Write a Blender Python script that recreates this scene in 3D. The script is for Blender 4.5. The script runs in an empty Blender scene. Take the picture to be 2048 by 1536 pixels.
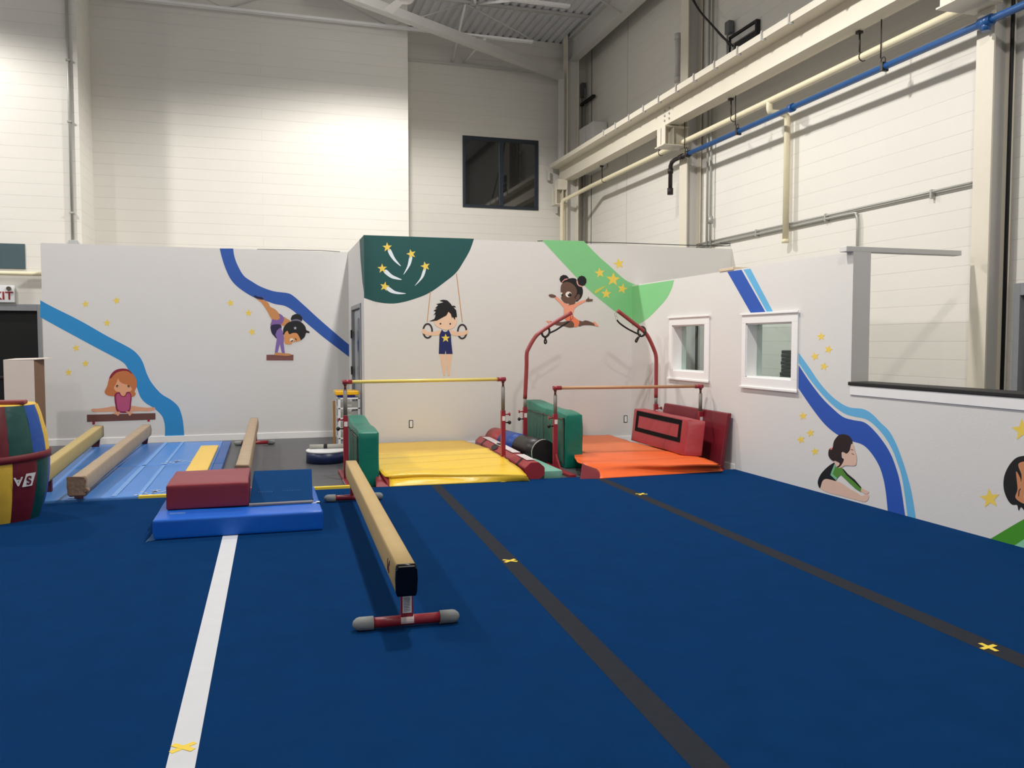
import bpy, bmesh, math, random
from mathutils import Vector, Matrix, noise
from mathutils.geometry import tessellate_polygon
random.seed(7)
PI = math.pi
COL = bpy.context.scene.collection
# ------------------------------------------------------------------ camera model (2048x1536)
F = 1657.; CX = 1024.; CY = 768.; H = 1.57
TH = math.atan(494/math.hypot(F, 85)); PH = math.atan(85/F)
fv = Vector((math.sin(TH)*math.cos(PH), math.cos(TH)*math.cos(PH), -math.sin(PH)))
rv = Vector((math.cos(TH), -math.sin(TH), 0.))
uv = Vector((math.sin(TH)*math.sin(PH), math.cos(TH)*math.sin(PH), math.cos(PH)))
def ray(x, y): return fv + rv*((x-CX)/F) + uv*((CY-y)/F)
def onZ(x, y, z): d = ray(x, y); t = (z-H)/d.z; return Vector((d.x*t, d.y*t, z))
def onY(x, y, Y): d = ray(x, y); t = Y/d.y; return Vector((d.x*t, Y, H+d.z*t))
def onX(x, y, X): d = ray(x, y); t = X/d.x; return Vector((X, d.y*t, H+d.z*t))
# ------------------------------------------------------------------ materials
MATS = {}
def s2l(c): return tuple(((v/255)/12.92 if v/255 <= .04045 else ((v/255+.055)/1.055)**2.4) for v in c)
def mat(name, rgb, rough=.6, var=.06, vscale=6., bump=0., bscale=30., metal=0., spec=.5, stretch=None, coat=0.):
    """procedural surface: base colour mottled by noise, noise bump"""
    if name in MATS: return MATS[name]
    m = bpy.data.materials.new(name); m.use_nodes = True
    nt = m.node_tree; b = nt.nodes['Principled BSDF']
    b.inputs['Roughness'].default_value = rough
    b.inputs['Metallic'].default_value = metal
    b.inputs['Specular IOR Level'].default_value = spec
    b.inputs['Coat Weight'].default_value = coat
    tc = nt.nodes.new('ShaderNodeTexCoord')
    mp = nt.nodes.new('ShaderNodeMapping'); nt.links.new(tc.outputs['Object'], mp.inputs['Vector'])
    if stretch: mp.inputs['Scale'].default_value = stretch
    nz = nt.nodes.new('ShaderNodeTexNoise'); nz.inputs['Scale'].default_value = vscale; nz.inputs['Detail'].default_value = 4
    nt.links.new(mp.outputs[0], nz.inputs['Vector'])
    mx = nt.nodes.new('ShaderNodeMix'); mx.data_type = 'RGBA'
    lin = s2l(rgb)
    mx.inputs[6].default_value = (*[max(0, c*(1-var)) for c in lin], 1)
    mx.inputs[7].default_value = (*[min(1, c*(1+var)) for c in lin], 1)
    nt.links.new(nz.outputs['Fac'], mx.inputs[0]); nt.links.new(mx.outputs[2], b.inputs['Base Color'])
    if bump:
        n2 = nt.nodes.new('ShaderNodeTexNoise'); n2.inputs['Scale'].default_value = bscale; n2.inputs['Detail'].default_value = 6
        nt.links.new(mp.outputs[0], n2.inputs['Vector'])
        bp = nt.nodes.new('ShaderNodeBump'); bp.inputs['Strength'].default_value = 1.; bp.inputs['Distance'].default_value = bump
        nt.links.new(n2.outputs['Fac'], bp.inputs['Height']); nt.links.new(bp.outputs[0], b.inputs['Normal'])
    MATS[name] = m; return m
def block_mat(name, rgb, axis, rough=.75, joint=.965, depth=.004):
    """painted concrete block: 0.2 m courses, 0.4 m blocks. axis: 'Y' wall runs along Y, 'X' wall runs along X"""
    m = bpy.data.materials.new(name); m.use_nodes = True
    nt = m.node_tree; b = nt.nodes['Principled BSDF']; b.inputs['Roughness'].default_value = rough
    b.inputs['Specular IOR Level'].default_value = .25
    tc = nt.nodes.new('ShaderNodeTexCoord'); ge = nt.nodes.new('ShaderNodeNewGeometry')
    sp = nt.nodes.new('ShaderNodeSeparateXYZ'); nt.links.new(ge.outputs['Position'], sp.inputs[0])
    cb = nt.nodes.new('ShaderNodeCombineXYZ')
    nt.links.new(sp.outputs['Y' if axis == 'Y' else 'X'], cb.inputs[0])
    ad = nt.nodes.new('ShaderNodeMath'); ad.operation = 'ADD'; ad.inputs[1].default_value = .03
    nt.links.new(sp.outputs['Z'], ad.inputs[0]); nt.links.new(ad.outputs[0], cb.inputs[1])
    br = nt.nodes.new('ShaderNodeTexBrick'); br.inputs['Scale'].default_value = 1.
    br.inputs['Brick Width'].default_value = 40.; br.inputs['Row Height'].default_value = .2
    br.inputs['Mortar Size'].default_value = .004; br.inputs['Mortar Smooth'].default_value = .4
    lin = s2l(rgb)
    br.inputs['Color1'].default_value = (*lin, 1); br.inputs['Color2'].default_value = (*[c*.985 for c in lin], 1)
    br.inputs['Mortar'].default_value = (*[c*joint for c in lin], 1)
    nt.links.new(cb.outputs[0], br.inputs['Vector'])
    nz = nt.nodes.new('ShaderNodeTexNoise'); nz.inputs['Scale'].default_value = 1.3; nz.inputs['Detail'].default_value = 5
    nt.links.new(ge.outputs['Position'], nz.inputs['Vector'])
    mr = nt.nodes.new('ShaderNodeMapRange'); mr.inputs['To Min'].default_value = .965; mr.inputs['To Max'].default_value = 1.02
    nt.links.new(nz.outputs['Fac'], mr.inputs['Value'])
    mx = nt.nodes.new('ShaderNodeVectorMath'); mx.operation = 'SCALE'
    nt.links.new(br.outputs['Color'], mx.inputs[0]); nt.links.new(mr.outputs[0], mx.inputs['Scale'])
    nt.links.new(mx.outputs[0], b.inputs['Base Color'])
    # joints only show here and there: mask bump with noise
    n3 = nt.nodes.new('ShaderNodeTexNoise'); n3.inputs['Scale'].default_value = 1.1; n3.inputs['Detail'].default_value = 3
    nt.links.new(ge.outputs['Position'], n3.inputs['Vector'])
    ml = nt.nodes.new('ShaderNodeMath'); ml.operation = 'MULTIPLY'
    nt.links.new(br.outputs['Fac'], ml.inputs[0]); nt.links.new(n3.outputs['Fac'], ml.inputs[1])
    bp = nt.nodes.new('ShaderNodeBump'); bp.invert = True; bp.inputs['Distance'].default_value = depth
    nt.links.new(ml.outputs[0], bp.inputs['Height']); nt.links.new(bp.outputs[0], b.inputs['Normal'])
    return m
def glass_mat(name, tint=(.9, .95, .95), refl=.10, rough=.02):
    m = bpy.data.materials.new(name); m.use_nodes = True
    nt = m.node_tree; nt.nodes.remove(nt.nodes['Principled BSDF'])
    out = nt.nodes['Material Output']
    tr = nt.nodes.new('ShaderNodeBsdfTransparent'); tr.inputs[0].default_value = (*tint, 1)
    gl = nt.nodes.new('ShaderNodeBsdfGlossy'); gl.inputs['Roughness'].default_value = rough
    fr = nt.nodes.new('ShaderNodeLayerWeight'); fr.inputs[0].default_value = .08
    ad = nt.nodes.new('ShaderNodeMath'); ad.operation = 'ADD'; ad.inputs[1].default_value = refl
    nt.links.new(fr.outputs[0], ad.inputs[0])
    mx = nt.nodes.new('ShaderNodeMixShader'); nt.links.new(ad.outputs[0], mx.inputs[0])
    nt.links.new(tr.outputs[0], mx.inputs[1]); nt.links.new(gl.outputs[0], mx.inputs[2])
    nt.links.new(mx.outputs[0], out.inputs[0]); MATS[name] = m
    return m
# ------------------------------------------------------------------ object helpers (all shapes are built in world coordinates)
def tag(o, label=None, cat=None, group=None, kind=None):
    if label: o['label'] = label
    if cat: o['category'] = cat
    if group: o['group'] = group
    if kind: o['kind'] = kind
    return o
ORG = {}
def root(name, loc, label, cat, group=None):
    o = bpy.data.objects.new(name, None); COL.objects.link(o); o.location = loc; ORG[o] = Vector(loc)
    o.empty_display_size = .1
    return tag(o, label, cat, group)
def obj(name, bm, m, parent=None, smooth=False, auto=None, origin=None):
    me = bpy.data.meshes.new(name)
    bmesh.ops.recalc_face_normals(bm, faces=bm.faces)
    vs = [v.co for v in bm.verts]
    if origin is None:
        mn = Vector([min(v[i] for v in vs) for i in range(3)]); mxx = Vector([max(v[i] for v in vs) for i in range(3)])
        origin = Vector(((mn.x+mxx.x)/2, (mn.y+mxx.y)/2, mn.z))
    origin = Vector(origin)
    for v in bm.verts: v.co -= origin
    for f in bm.faces:
        if smooth: f.smooth = True
    bm.to_mesh(me); bm.free()
    for k in (m if isinstance(m, (list, tuple)) else [m]): me.materials.append(k)
    if smooth and auto:
        try: me.set_sharp_from_angle(angle=math.radians(auto))
        except Exception: pass
    o = bpy.data.objects.new(name, me); COL.objects.link(o)
    ORG[o] = origin
    if parent is not None:
        o.parent = parent; o.location = origin - ORG[parent]
    else: o.location = origin
    return o
def struct(name, bm, m, parent=None, **k):
    o = obj(name, bm, m, parent, **k)
    if parent is None: o['kind'] = 'structure'
    return o
def B(): return bmesh.new()
def quad(bm, pts, mi=0):
    f = bm.faces.new([bm.verts.new(p) for p in pts]); f.material_index = mi; return f
def hexa(bm, p, mi=0, bev=0., seg=2):
    """8 corners: 0-3 bottom loop, 4-7 top loop"""
    v = [bm.verts.new(q) for q in p]
    fs = [bm.faces.new([v[i] for i in ix]) for ix in ((3, 2, 1, 0), (4, 5, 6, 7), (0, 1, 5, 4), (1, 2, 6, 5), (2, 3, 7, 6), (3, 0, 4, 7))]
    for f in fs: f.material_index = mi
    if bev:
        es = list({e for f in fs for e in f.edges})
        r = bmesh.ops.bevel(bm, geom=es, offset=bev, segments=seg, profile=.5, affect='EDGES')
        for f in r['faces']: f.material_index = mi
    return v
def box(bm, x0, x1, y0, y1, z0, z1, mi=0, bev=0., seg=2, M=None):
    p = [Vector(q) for q in ((x0, y0, z0), (x1, y0, z0), (x1, y1, z0), (x0, y1, z0), (x0, y0, z1), (x1, y0, z1), (x1, y1, z1), (x0, y1, z1))]
    if M is not None: p = [M @ q for q in p]
    hexa(bm, p, mi, bev, seg); return bm
def tube(bm, pts, r, n=12, mi=0, cap=True, rfun=None, sq=False):
    pts = [Vector(p) for p in pts]
    rings = []; t0 = (pts[1]-pts[0]).normalized()
    a = Vector((0, 0, 1)) if abs(t0.z) < .9 else Vector((1, 0, 0))
    nrm = t0.cross(a).normalized()
    for i, p in enumerate(pts):
        if i == 0: t = t0
        elif i == len(pts)-1: t = (pts[-1]-pts[-2]).normalized()
        else: t = ((pts[i]-pts[i-1]).normalized()+(pts[i+1]-pts[i]).normalized()).normalized()
        nrm = (nrm - t*nrm.dot(t)).normalized(); bn = t.cross(nrm)
        rr = rfun(i) if rfun else r
        off = PI/4 if sq else 0
        rings.append([bm.verts.new(p + (nrm*math.cos(2*PI*k/n+off)+bn*math.sin(2*PI*k/n+off))*rr) for k in range(n)])
    for i in range(len(rings)-1):
        for k in range(n):
            f = bm.faces.new((rings[i][k], rings[i][(k+1) % n], rings[i+1][(k+1) % n], rings[i+1][k])); f.material_index = mi; f.smooth = not sq
    if cap:
        for rg in (rings[0][::-1], rings[-1]):
            f = bm.faces.new(rg); f.material_index = mi
    return bm
def capsule_pts(p0, p1, r, L):
    """points and radii of a rounded rubber end cap"""
    d = (Vector(p1)-Vector(p0)).normalized(); q = Vector(p0)
    return [q, q+d*(L-r), q+d*(L-.55*r), q+d*(L-.15*r), q+d*L], [r, r, r*.86, r*.5, r*.12]
def lathe(bm, prof, c, n=32, mi=0, axis='Z'):
    rings = []
    for (r, h) in prof:
        rings.append([bm.verts.new(Vector(c)+Vector((r*math.cos(2*PI*k/n), r*math.sin(2*PI*k/n), h))) for k in range(n)])
    for i in range(len(rings)-1):
        for k in range(n):
            f = bm.faces.new((rings[i][k], rings[i][(k+1) % n], rings[i+1][(k+1) % n], rings[i+1][k])); f.material_index = mi; f.smooth = True
    bm.faces.new(rings[0][::-1]).material_index = mi; bm.faces.new(rings[-1]).material_index = mi
    return bm
def spline(pts, n=6, closed=False):
    P = [Vector(p) for p in pts]; out = []; N = len(P)
    rng = range(N if closed else N-1)
    for i in rng:
        p0 = P[(i-1) % N] if closed or i > 0 else P[0]; p1 = P[i]; p2 = P[(i+1) % N]
        p3 = P[(i+2) % N] if closed or i+2 < N else P[-1]
        for k in range(n):
            t = k/n
            out.append(.5*((2*p1)+(p2-p0)*t+(2*p0-5*p1+4*p2-p3)*t*t+(3*p1-p0-3*p2+p3)*t**3))
    if not closed: out.append(P[-1])
    return out
def poly3(bm, pts, mi=0):
    vs = [bm.verts.new(p) for p in pts]
    for tri in tessellate_polygon([[Vector(p) for p in pts]]):
        try: f = bm.faces.new([vs[i] for i in tri]); f.material_index = mi
        except ValueError: pass
def disp(bm, amp, scale, seed=0., axis=None):
    bm.normal_update()
    for v in bm.verts:
        n = noise.noise(v.co*scale+Vector((seed, seed*1.7, 0)))
        v.co += (axis or v.normal)*n*amp
def softbox(x0, x1, y0, y1, z0, z1, r=.02, cuts=8, amp=.006, sc=3., seed=0, M=None, mi=0):
    bm = B(); box(bm, x0, x1, y0, y1, z0, z1, mi, r, 3)
    bmesh.ops.subdivide_edges(bm, edges=[e for e in bm.edges if e.calc_length() > .12], cuts=cuts, use_grid_fill=True)
    disp(bm, amp, sc, seed)
    for v in bm.verts:
        if v.co.z < z0: v.co.z = z0
    if M is not None:
        for v in bm.verts: v.co = M @ v.co
    for f in bm.faces: f.smooth = True
    return bm
def copy_tree(o, dloc, label=None, parent=None, recolor=None):
    c = o.copy(); COL.objects.link(c); c.parent = parent
    if parent is None: c.location = Vector(o.location)+Vector(dloc)
    if label: c['label'] = label
    ORG[c] = ORG[o]+Vector(dloc)
    for ch in list(o.children): copy_tree(ch, dloc, None, c)
    return c

# ------------------------------------------------------------------ palette
WHT = (230, 227, 219)
M_part = mat('partition_paint', (224, 222, 219), .55, .015, 1.2, .0006, 60)
M_partb = mat('bare_back_paint', (222, 221, 218), .6, .02, 1.2)
M_trim = mat('white_trim_paint', (244, 243, 242), .4, .01, 5)
M_steel = mat('cream_steel_paint', (226, 219, 202), .5, .04, 3, .001, 20)
M_steelg = mat('grey_steel_paint', (206, 204, 200), .55, .05, 3, .001, 20)
M_deck = mat('roof_deck_paint', (222, 223, 226), .6, .07, 2, .001, 20)
M_cream = mat('cream_pipe_paint', (232, 222, 190), .45, .08, 8, .001, 30)
M_bluep = mat('blue_pipe_paint', (36, 88, 150), .35, .15, 6, .001, 30)
M_blackp = mat('black_iron', (36, 32, 30), .5, .2, 9, .002, 30)
M_dark = mat('dark_rubber', (22, 22, 24), .6, .2, 9, .001, 40)
M_galv = mat('galvanised_conduit', (176, 176, 170), .4, .08, 9, metal=.3)
M_floor = mat('grey_vinyl_floor', (80, 80, 83), .42, .22, 2.2, .0008, 50, stretch=(1, 2.5, 1))
M_carp = mat('blue_gym_carpet', (9, 53, 100), .95, .14, 5, .002, 320, spec=.03)
M_strip = mat('charcoal_seam_strip', (46, 50, 58), .9, .14, 14, .001, 200, spec=.06)
M_tape = mat('white_floor_tape', (214, 216, 220), .6, .05, 9)
M_yt = mat('yellow_tape', (246, 214, 66), .55, .06, 20)
M_bluemat = mat('light_blue_vinyl', (84, 140, 214), .36, .10, 2.2, .0015, 7, stretch=(3.5, .8, 1))
M_bluemat2 = mat('mid_blue_vinyl_border', (44, 92, 165), .4, .1, 5, .001, 12)
M_crash = mat('royal_blue_vinyl', (10, 100, 208), .36, .08, 4, .003, 9)
M_maroon = mat('maroon_vinyl', (138, 42, 54), .38, .10, 5, .002, 12)
M_dkred = mat('dark_red_vinyl', (112, 22, 36), .42, .10, 5, .002, 10)
M_red = mat('red_vinyl', (156, 46, 54), .36, .10, 6, .003, 10)
M_green = mat('teal_green_vinyl', (10, 118, 98), .38, .14, 5, .004, 9)
M_greend = mat('dull_green_vinyl', (52, 104, 88), .55, .3, 9, .005, 14)
M_mint = mat('mint_vinyl', (124, 180, 160), .45, .08, 6, .002, 12)
M_yel = mat('yellow_vinyl', (246, 204, 56), .32, .05, 3, .008, 5, stretch=(1, 3.2, 1))
M_yelo = mat('worn_yellow_vinyl', (226, 184, 76), .45, .12, 4, .004, 7, stretch=(1, 3, 1))
M_org = mat('orange_vinyl', (238, 104, 44), .42, .10, 3, .008, 5, stretch=(1, 3.2, 1))
M_orgo = mat('worn_orange_vinyl', (222, 116, 66), .5, .12, 4, .004, 7, stretch=(1, 3, 1))
M_tan = mat('tan_suede', (193, 167, 120), .8, .05, 9, .0006, 120, spec=.2)
M_tany = mat('yellowish_suede', (190, 170, 118), .8, .08, 7, .001, 60, spec=.2)
M_brn = mat('brown_wrap', (176, 155, 130), .7, .14, 6, .003, 14)
M_brnd = mat('torn_brown_end', (140, 116, 96), .8, .3, 16, .006, 30)
M_blackg = mat('black_gloss_plastic', (10, 10, 12), .16, .1, 9)
M_redst = mat('red_powder_coat', (150, 42, 54), .32, .08, 9, .0006, 50)
M_grc = mat('grey_rubber_cap', (140, 144, 142), .7, .06, 14, .001, 80)
M_post = mat('worn_grey_tube', (122, 118, 112), .55, .2, 20, metal=.0)
M_lab = mat('white_label', (226, 226, 224), .5, .02, 9)
M_txt = mat('grey_print', (120, 120, 124), .6, .1, 9)
M_rail = mat('yellow_fibre_rail', (244, 222, 120), .35, .04, 9)
M_wood = mat('pale_wood', (196, 150, 112), .5, .12, 6, .0006, 30, stretch=(1, 12, 12))
M_card = mat('brown_cardboard', (128, 98, 74), .85, .1, 6, .001, 30)
M_cardw = mat('white_cardboard', (226, 214, 204), .7, .04, 6)
M_ply = mat('plywood_edge', (214, 160, 96), .6, .1, 9)
M_black = mat('near_black', (8, 8, 9), .5, .2, 9)
M_navy = mat('navy_vinyl', (14, 34, 78), .4, .12, 8, .002, 20)
M_navyf = mat('dark_window_frame', (34, 44, 56), .4, .06, 9)
M_frame = mat('grey_door_frame', (150, 152, 156), .45, .05, 9)
M_doorl = mat('grey_door_leaf', (168, 172, 178), .4, .05, 5)
M_slate = mat('slate_panel', (72, 92, 98), .4, .05, 5)
M_bin = mat('white_plastic', (236, 238, 240), .35, .03, 9)
M_ybox = mat('yellow_plastic', (248, 190, 28), .35, .04, 9)
M_bbox = mat('blue_plastic', (30, 40, 150), .35, .06, 9)
M_paper = mat('stored_papers', (176, 178, 172), .7, .4, 22)
M_bark = mat('charcoal_foam', (52, 58, 60), .85, .3, 30, .006, 60)
W_Y = block_mat('painted_block_long', WHT, 'Y'); W_X = block_mat('painted_block_cross', WHT, 'X')

# ================================================================== SETTING
XW = 7.1; XP = 5.38; YL = 13.852; YM = 11.65; XJ = 1.324; YB = 16.6; YN = 18.0; YX = 15.5; XX = -2.92; XB = 2.79; ZD = 8.3
T = .12
b = B(); box(b, -13, 7.3, -6, 18.2, -.1, 0); struct('floor', b, M_floor)
# building shell
b = B(); box(b, XX, XB, YB, YB+.2, 0, ZD); box(b, XB-.2, XB, YB+.2, YN+.2, 0, ZD); struct('wall_back', b, W_X)
b = B(); box(b, XB, XW, YN, YN+.2, 0, ZD)
wn = struct('wall_recess', b, W_X)
b = B(); box(b, XX-.2, XX, YX+.2, YB+.2, 0, ZD)
d0 = onY(75, 622, YX)
dx = d0.x; dz = d0.z
box(b, dx, XX, YX, YX+.2, 0, ZD); box(b, -13, dx-1.0, YX, YX+.2, 0, ZD); box(b, dx-1.0, dx, YX, YX+.2, dz, ZD)
wl = struct('wall_left', b, W_X)
b = B(); box(b, -13.2, -13, -6, YX, 0, ZD); struct('wall_far_left', b, W_Y)
b = B(); box(b, -13, 7.3, -6.2, -6, 0, ZD); struct('wall_behind', b, W_X)
# outer right wall with a door opening at right and vertical control joints
b = B(); dY = 6.44
box(b, XW, XW+.2, dY, YN, 0, ZD); box(b, XW, XW+.2, dY-1.1, dY, 2.14, ZD); box(b, XW, XW+.2, -6, dY-1.1, 0, ZD)
wr = struct('wall_right', b, W_Y)
for y in (17.58, 15.66):
    b = B(); box(b, XW-.004, XW+.01, y-.012, y+.012, 0, ZD); obj('control_joint', b, M_dark if y > 17 else M_steelg, wr)
# corrugated roof deck (ribs along Y)
b = B(); x = -13.0; prof = []
while x < XW:
    prof += [(x, 0), (x+.085, 0), (x+.105, .04), (x+.15, .04), (x+.17, 0)]; x += .17
prof = [p for i, p in enumerate(prof) if i == 0 or p != prof[i-1]]
lo = [b.verts.new((p[0], -6, ZD+p[1])) for p in prof]; hi = [b.verts.new((p[0], YN+.2, ZD+p[1])) for p in prof]
for i in range(len(prof)-1):
    b.faces.new((lo[i], lo[i+1], hi[i+1], hi[i]))
box(b, -13.2, 7.3, -6.2, 18.2, ZD+.06, ZD+.1)
struct('ceiling', b, M_deck)
# partitions
b = B(); box(b, -3.17, XJ, YL, YL+T, 0, 3.03); box(b, -3.17, -3.05, YL+T, YL+1.4, 0, 3.03)
wpl = struct('wall_partition_left', b, M_part)
b = B(); jy0, jy1, jz = 12.0, 13.32, 2.12      # opening of the jog door
box(b, XJ, XJ+T, YM+T, jy0, 0, 3.03); box(b, XJ, XJ+T, jy1, YL, 0, 3.03); box(b, XJ, XJ+T, jy0, jy1, jz, 3.03); box(b, XJ, XJ+T, YL, YL+T, 0, 3.03)
wj = struct('wall_jog', b, M_part)
b = B(); box(b, XJ, XW, YM, YM+T, 0, 3.03); wpm = struct('wall_partition_middle', b, M_part)
# right partition with two window openings and a long servery opening
w1 = (9.434, 10.313, 1.173, 1.79); w2 = (7.606, 8.487, 1.158, 1.779); op = (3.4, 6.68, 1.15)
PT = .2
b = B()
def wall_cells(b, y_edges, z_edges, solid):
    for i in range(len(y_edges)-1):
        for j in range(len(z_edges)-1):
            yc = (y_edges[i]+y_edges[i+1])/2; zc = (z_edges[j]+z_edges[j+1])/2
            if solid(yc, zc): box(b, XP, XP+PT, y_edges[i], y_edges[i+1], z_edges[j], z_edges[j+1])
zt = 2.425
box(b, XP, XP+PT, -6, YM, 0, 1.15)
for (y0, y1) in ((op[1], w2[0]), (w2[1], w1[0]), (w1[1], YM)): box(b, XP, XP+PT, y0, y1, 1.15, zt)
box(b, XP, XP+PT, -6, 3.4, 1.15, zt)
for (y0, y1, z0, z1) in (w1, w2):
    box(b, XP, XP+PT, y0, y1, 1.15, z0); box(b, XP, XP+PT, y0, y1, z1, zt)
wpr = struct('wall_partition_right', b, M_part)
# top plates that stick out of the partition
b = B(); p = onY(1683, 503, 6.75); box(b, XP-.08, 6.66, op[1]-.0, op[1]+.1, zt, zt+.05, bev=.004); struct('trim_1', b, M_partb)
b = B(); box(b, XP-.01, XP+PT+.02, 8.78, 9.1, zt, zt+.035, bev=.003); struct('trim_2', b, mat('pine_plate', (214, 196, 170), .7, .08, 9))
# servery sill
b = B(); box(b, XP-.02, XP+PT+.06, 2.9, op[1]+.02, 1.15, 1.185, bev=.006); struct('trim_3', b, M_dark)
b = B(); box(b, XP-.012, XP, 2.9, op[1], 1.06, 1.15, bev=.003); struct('trim_4', b, M_trim)
# window frames
for i, ((y0, y1, z0, z1), (oy0, oy1, oz0, oz1)) in enumerate(((w1, (9.32, 10.402, 1.07, 1.89)), (w2, (7.5, 8.566, 1.052, 1.877)))):
    b = B(); t = .018
    box(b, XP-t, XP, oy0, oy1, z1, oz1, bev=.003); box(b, XP-t, XP, oy0, oy1, oz0, z0, bev=.003)
    box(b, XP-t, XP, oy0, y0, z0, z1, bev=.003); box(b, XP-t, XP, y1, oy1, z0, z1, bev=.003)
    # jamb liner
    box(b, XP-.002, XP+PT, y0, y0+.012, z0, z1); box(b, XP-.002, XP+PT, y1-.012, y1, z0, z1)
    box(b, XP-.002, XP+PT, y0, y1, z0, z0+.012); box(b, XP-.002, XP+PT, y0, y1, z1-.012, z1)
    w = struct('window_%d' % (i+1), b, M_trim)
    b = B(); box(b, XP-.034, XP-t, oy0-.02, oy1+.02, oz1-.004, oz1+.022, bev=.004); obj('head_moulding', b, M_trim, w)
    b = B(); box(b, XP-.034, XP-t, oy0-.02, oy1+.02, oz0-.022, oz0+.004, bev=.004); obj('window_sill', b, M_trim, w)
    b = B(); box(b, XP+.13, XP+.136, y0+.012, y1-.012, z0+.012, z1-.012); obj('glass_pane', b, MATS.get('clear_pane') or glass_mat('clear_pane', (.86, .93, .92), .02), w)
# baseboards
b = B(); box(b, -3.17, XJ, YL-.015, YL, 0, .10, bev=.003); struct('baseboard_left', b, M_trim)
b = B(); box(b, XJ+.0, XP, YM-.015, YM, 0, .12, bev=.003); struct('baseboard_middle', b, M_trim)
b = B(); box(b, XP-.012, XP, 8.7, YM-.02, 0, .10, bev=.003); struct('baseboard_right', b, M_trim)

# high window in the recess wall
x0, x1, z0, z1 = 4.222, 5.973, 4.535, 6.09
w = None
b = B(); fw = .09
box(b, x0, x1, YN-.03, YN+.0, z1-fw, z1, bev=.004); box(b, x0, x1, YN-.03, YN, z0, z0+.06, bev=.004)
box(b, x0, x0+.06, YN-.03, YN, z0+.06, z1-fw, bev=.004); box(b, x1-fw, x1, YN-.03, YN, z0+.06, z1-fw, bev=.004)
w = struct('window_3', b, M_navyf)
xm = (x0+x1)/2-.0
b = B(); box(b, xm-.05, xm+.05, YN-.045, YN-.005, z0+.06, z1-fw, bev=.006); obj('sliding_stile', b, M_navyf, w)
M_dg = mat('dark_window_glass', (26, 27, 28), .035, .02, 1, spec=1.0, coat=.6)
for (a, c) in ((x0+.06, xm-.05), (xm+.05, x1-fw)):
    b = B(); box(b, a, c, YN-.014, YN-.006, z0+.06, z1-fw); obj('glass_pane', b, M_dg, w)
# ledge of the recess wall
b = B(); box(b, XB, 6.6, YN-.05, YN, 7.58, 7.62); struct('trim_5', b, M_steelg)

# exit door on the far left wall
b = B()
box(b, dx-1.0, dx, YX+.03, YX+.07, dz-.0, dz+.0001)
b.free(); b = B()
fr = .11
box(b, dx-.0, dx+.06, YX-.03, YX+.12, 0, dz+fr, bev=.004); box(b, dx-1.06, dx-1.0, YX-.03, YX+.12, 0, dz+fr, bev=.004)
box(b, dx-1.0, dx, YX-.03, YX+.12, dz, dz+fr, bev=.004)
dr = struct('door_1', b, M_frame)
b = B(); box(b, dx-1.0, dx, YX+.06, YX+.1, 0, dz, bev=.003); obj('door_leaf', b, M_black, dr)
b = B(); box(b, dx-.95, dx-.05, YX+.02, YX+.06, .95, 1.0, bev=.01); obj('push_bar', b, M_blackp, dr)
# jog door (seen at a glancing angle)
b = B()
box(b, XJ-.015, XJ+T, jy0, jy0+.06, 0, jz, bev=.004); box(b, XJ-.015, XJ+T, jy1-.06, jy1, 0, jz, bev=.004); box(b, XJ-.015, XJ+T, jy0+.06, jy1-.06, jz-.06, jz, bev=.004)
dr = struct('door_2', b, M_frame)
b = B(); box(b, XJ+.03, XJ+.07, jy0+.07, jy1-.07, .01, jz-.07, bev=.003); lf = obj('door_leaf', b, M_doorl, dr)
b = B(); box(b, XJ+.022, XJ+.03, 12.55, 12.78, 1.0, jz-.2, bev=.002); obj('vision_panel', b, mat('grey_wired_glass', (96, 106, 112), .15, .1, 5), lf)
for zz in (.35, 1.05, 1.62):
    b = B(); box(b, XJ-.03, XJ-.01, jy1-.10, jy1-.045, zz, zz+.13, bev=.003); obj('hinge', b, M_dark, lf)
b = B(); tube(b, [(XJ+.03, 12.2, .98), (XJ-.04, 12.2, .98), (XJ-.045, 12.3, .98)], .012, 8); obj('door_handle', b, M_galv, lf)
# door at the far right on the outer wall
b = B()
box(b, XW-.03, XW+.14, dY-.07, dY, 0, 2.14, bev=.004); box(b, XW-.03, XW+.14, dY-1.1, dY-1.03, 0, 2.14, bev=.004); box(b, XW-.03, XW+.14, dY-1.03, dY-.07, 2.02, 2.14, bev=.004)
dr = struct('door_3', b, M_frame)
b = B(); box(b, XW+.06, XW+.1, dY-1.03, dY-.07, 0, 2.02, bev=.003); lf = obj('door_leaf', b, mat('dark_grey_door', (70, 74, 78), .35, .1, 6), dr)
b = B(); tube(b, [(XW+.03, dY-.12, .6), (XW+.03, dY-.12, 1.95)], .012, 8); obj('weather_rail', b, M_frame, lf)

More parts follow.
